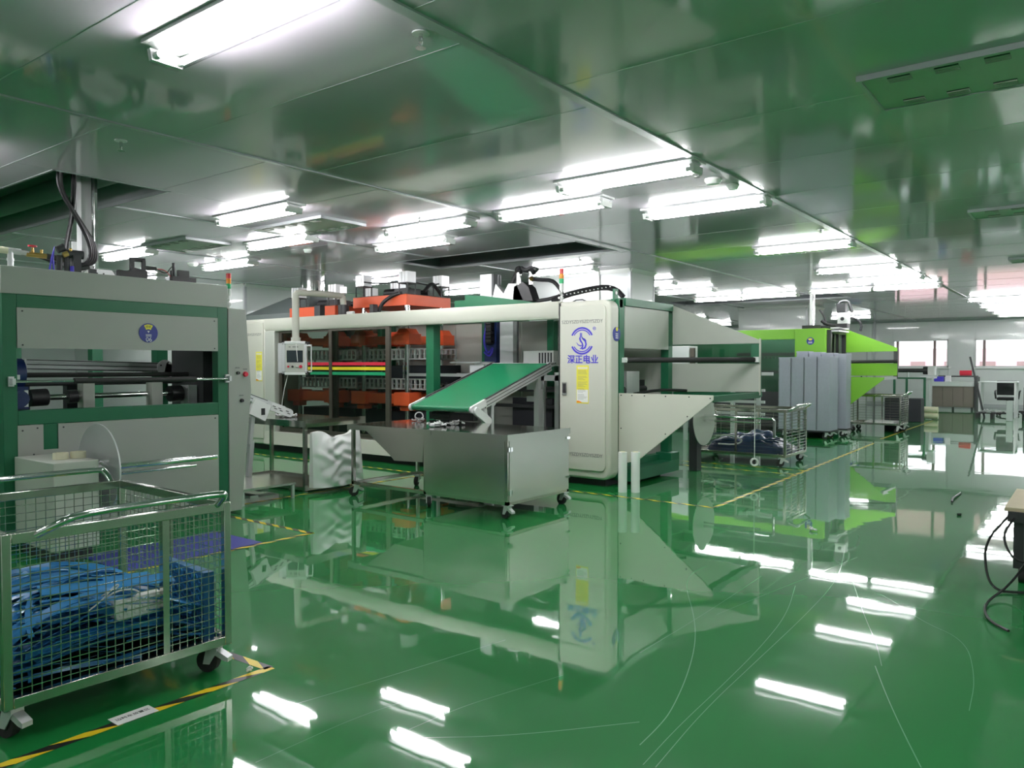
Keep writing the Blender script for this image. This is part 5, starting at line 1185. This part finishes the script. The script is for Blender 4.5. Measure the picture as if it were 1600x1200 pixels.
B(-4.5, -3.22, 29.4, 30.1, .80, .95).build('countertop', 'wallp', ct); B(-4.48, -3.26, 29.45, 30.05, .1, .80).build('body', 'wood', ct)
for x in (-4.4, -3.9, -3.35): B(x, x+.06, 29.5, 29.56, 0, .1).build('leg', 'darkmetal', ct)
for k in range(4): B(-4.47+.305*k, -4.175+.305*k, 29.43, 29.45, .12, .79).build('door', 'wood', ct)
B(-3.24, -3.16, 29.35, 30.05, 0, 1.12).build('side_post', 'darkmetal', ct); B(-4.4, -3.2, 30.06, 30.1, 1.10, 1.15).build('back_rail', 'darkmetal', ct)
B(-4.45, -4.17, 29.55, 29.85, .951, 1.12).build('blue_box', 'logo', label='blue box on the left end of the wood-fronted counter', cat='box', bevel=.01)
B(-4.13, -3.98, 29.7, 29.9, .951, 1.15).build('white_box', 'paper', label='white box beside the blue box on the counter', cat='box', bevel=.005)
MB().cyl((-3.4, 30.08, 1.24), (-3.75, 30.08, 1.24), .088, n=14).build('red_roll', 'red', label='red roll lying on the back rail of the wood-fronted counter', cat='roll')
tb3 = thing('work_table', 'light work table standing before the right window', 'table', (-2.3, 26.4, 0))
B(-2.78, -1.83, 26.0, 26.8, 1.0, 1.03).build('tabletop', 'wallp', tb3)
for x in (-2.74, -1.87):
    for y in (26.04, 26.76): B(x-.025, x+.025, y-.025, y+.025, 0, 1.0).build('leg', 'alu', tb3)
MB().bar((-2.98, 25.93, 1.75), (-2.60, 25.93, .0), .04, .05).build('leaning_pole', 'darkmetal', label='dark pole leaning against the work table by the right window', cat='pole')
ch = thing('office_chair', 'black mesh office chair behind the work table', 'chair', (-2.15, 27.2, 0))
MB().grid(lambda u, v: Vector((-2.4+.5*u, 27.0-.06*math.sin(math.pi*u), .62+.42*v+.0*u)), 6, 6).build('backrest', 'chairm', ch); B(-2.4, -1.9, 27.0, 27.5, .46, .55).build('seat', 'chairm', ch, bevel=.02)
MB().cyl((-2.15, 27.25, .1), (-2.15, 27.25, .46), .03).build('gas_column', 'darkmetal', ch)
for k in range(5):
    a = 2*math.pi*k/5+.3; e = Vector((-2.15+.28*math.cos(a), 27.25+.28*math.sin(a), .07)); l = MB().bar((-2.15, 27.25, .11), e, .04, .03).build('base_leg', 'black', ch); MB().cyl(e+Vector((0,-.02,-.035)), e+Vector((0,.02,-.035)), .035).build('wheel', 'rubber', l)
for s in (-.28, .28): MB().tube([(-2.15+s, 27.1, .5), (-2.15+s*1.1, 27.1, .72), (-2.15+s*1.1, 27.4, .74)], .025, smooth=1).build('armrest', 'black', ch)
pl = thing('pallet', 'black pallet with shiny scraps on the floor in front of the work table', 'pallet', (-2.3, 25.6, 0))
for k in range(5): B(-2.75, -1.95, 25.3+.1*k, 25.38+.1*k, .14, .17).build('slat', 'black', pl)
for x in (-2.75, -2.4, -2.02): B(x, x+.07, 25.3, 25.78, 0, .14).build('runner', 'black', pl)
scrap((-2.4, 25.45, .17), 'shiny scraps lying on the black pallet by the work table', 22, 1.4, 'alu', spread=.35)
B(-1.95, -1.80, 24.4, 24.55, 0, .55).build('white_bin', 'trans' if False else 'wallp', label='slim pale bin standing right of the black pallet', cat='bin', bevel=.01)
wb2 = thing('handcart', 'dark handcart partly cut by the right edge near the far table', 'cart', (-1.45, 25.0, 0))
B(-1.7, -1.2, 24.8, 25.3, .22, .27).build('platform', 'black', wb2); MB().bar((-1.65, 24.85, .25), (-1.45, 24.6, .05), .05, .04).build('strut', 'black', wb2); B(-1.6, -1.55, 24.95, 25.2, .27, .9).build('handle', 'darkmetal', wb2)
for x in (-1.62, -1.28): MB().cyl((x, 24.9, .1), (x+.04, 24.9, .1), .1, n=16).build('wheel', 'rubber', wb2)
# bits on the floor
def bit(pts, r, m_, label): MB().tube(pts, r, n=6).build('floor_scrap', m_, label=label, cat='scrap')
bit([(-1.25, 9.56, .012), (-1.27, 9.75, .02), (-1.26, 10.3, .012)], .012, 'darkmetal', 'small bent dark strip lying on the glossy floor at right')
bit([(-1.10, 8.78, .01), (-1.07, 8.80, .012)], .012, 'black', 'tiny black scrap on the glossy floor at right, nearest the edge')
scrap((-2.04, 7.18, .001), 'small white scrap lying on the green reflection of the floor', 3, .8, 'white', spread=.03)
scrap((-3.28, 2.19, .003), 'small white crumpled scrap on the tape behind the near cart castor', 4, .45, 'white', spread=.015)
# low trolley with cables at right edge
rt = thing('low_trolley', 'low dark trolley with beige board and hanging cables, cut by the right edge', 'trolley', (.1, 6.7, 0))
bx0_, bx1_ = -.50, .55
B(bx0_, bx1_, 6.25, 7.25, .50, .525).build('board', 'boardbeige', rt); B(bx0_+.02, bx1_, 6.23, 7.25, .43, .50).build('frame_rail', 'darkmetal', rt)
for x in (-.42, .45):
    for y in (6.33, 7.15): B(x-.03, x+.03, y-.03, y+.03, .1, .43).build('leg', 'darkmetal', rt)
B(-.33, .55, 6.3, 7.2, .06, .36).build('lower_box', 'box', rt)
for x in (-.4, .45):
    for y in (6.35, 7.12): MB().cyl((x-.02, y, .05), (x+.02, y, .05), .05, n=16).build('wheel', 'rubber', rt)
for P in ([(-.47, 6.28, .47), (-.60, 6.1, .30), (-.58, 6.0, .10), (-.52, 5.95, .012), (-.40, 6.0, .01), (-.2, 6.1, .01)], [(-.44, 6.24, .46), (-.50, 6.05, .36), (-.42, 5.95, .22), (-.30, 6.1, .2)], [(-.35, 6.2, .2), (-.45, 5.95, .05), (-.55, 5.6, .01), (-.50, 5.25, .01), (-.38, 5.1, .01)], [(-.2, 6.2, .35), (-.36, 5.95, .22), (-.30, 5.85, .18), (-.22, 6.0, .22)]):
    MB().tube(P, .008, n=6, smooth=2).build('cable', 'black', rt)
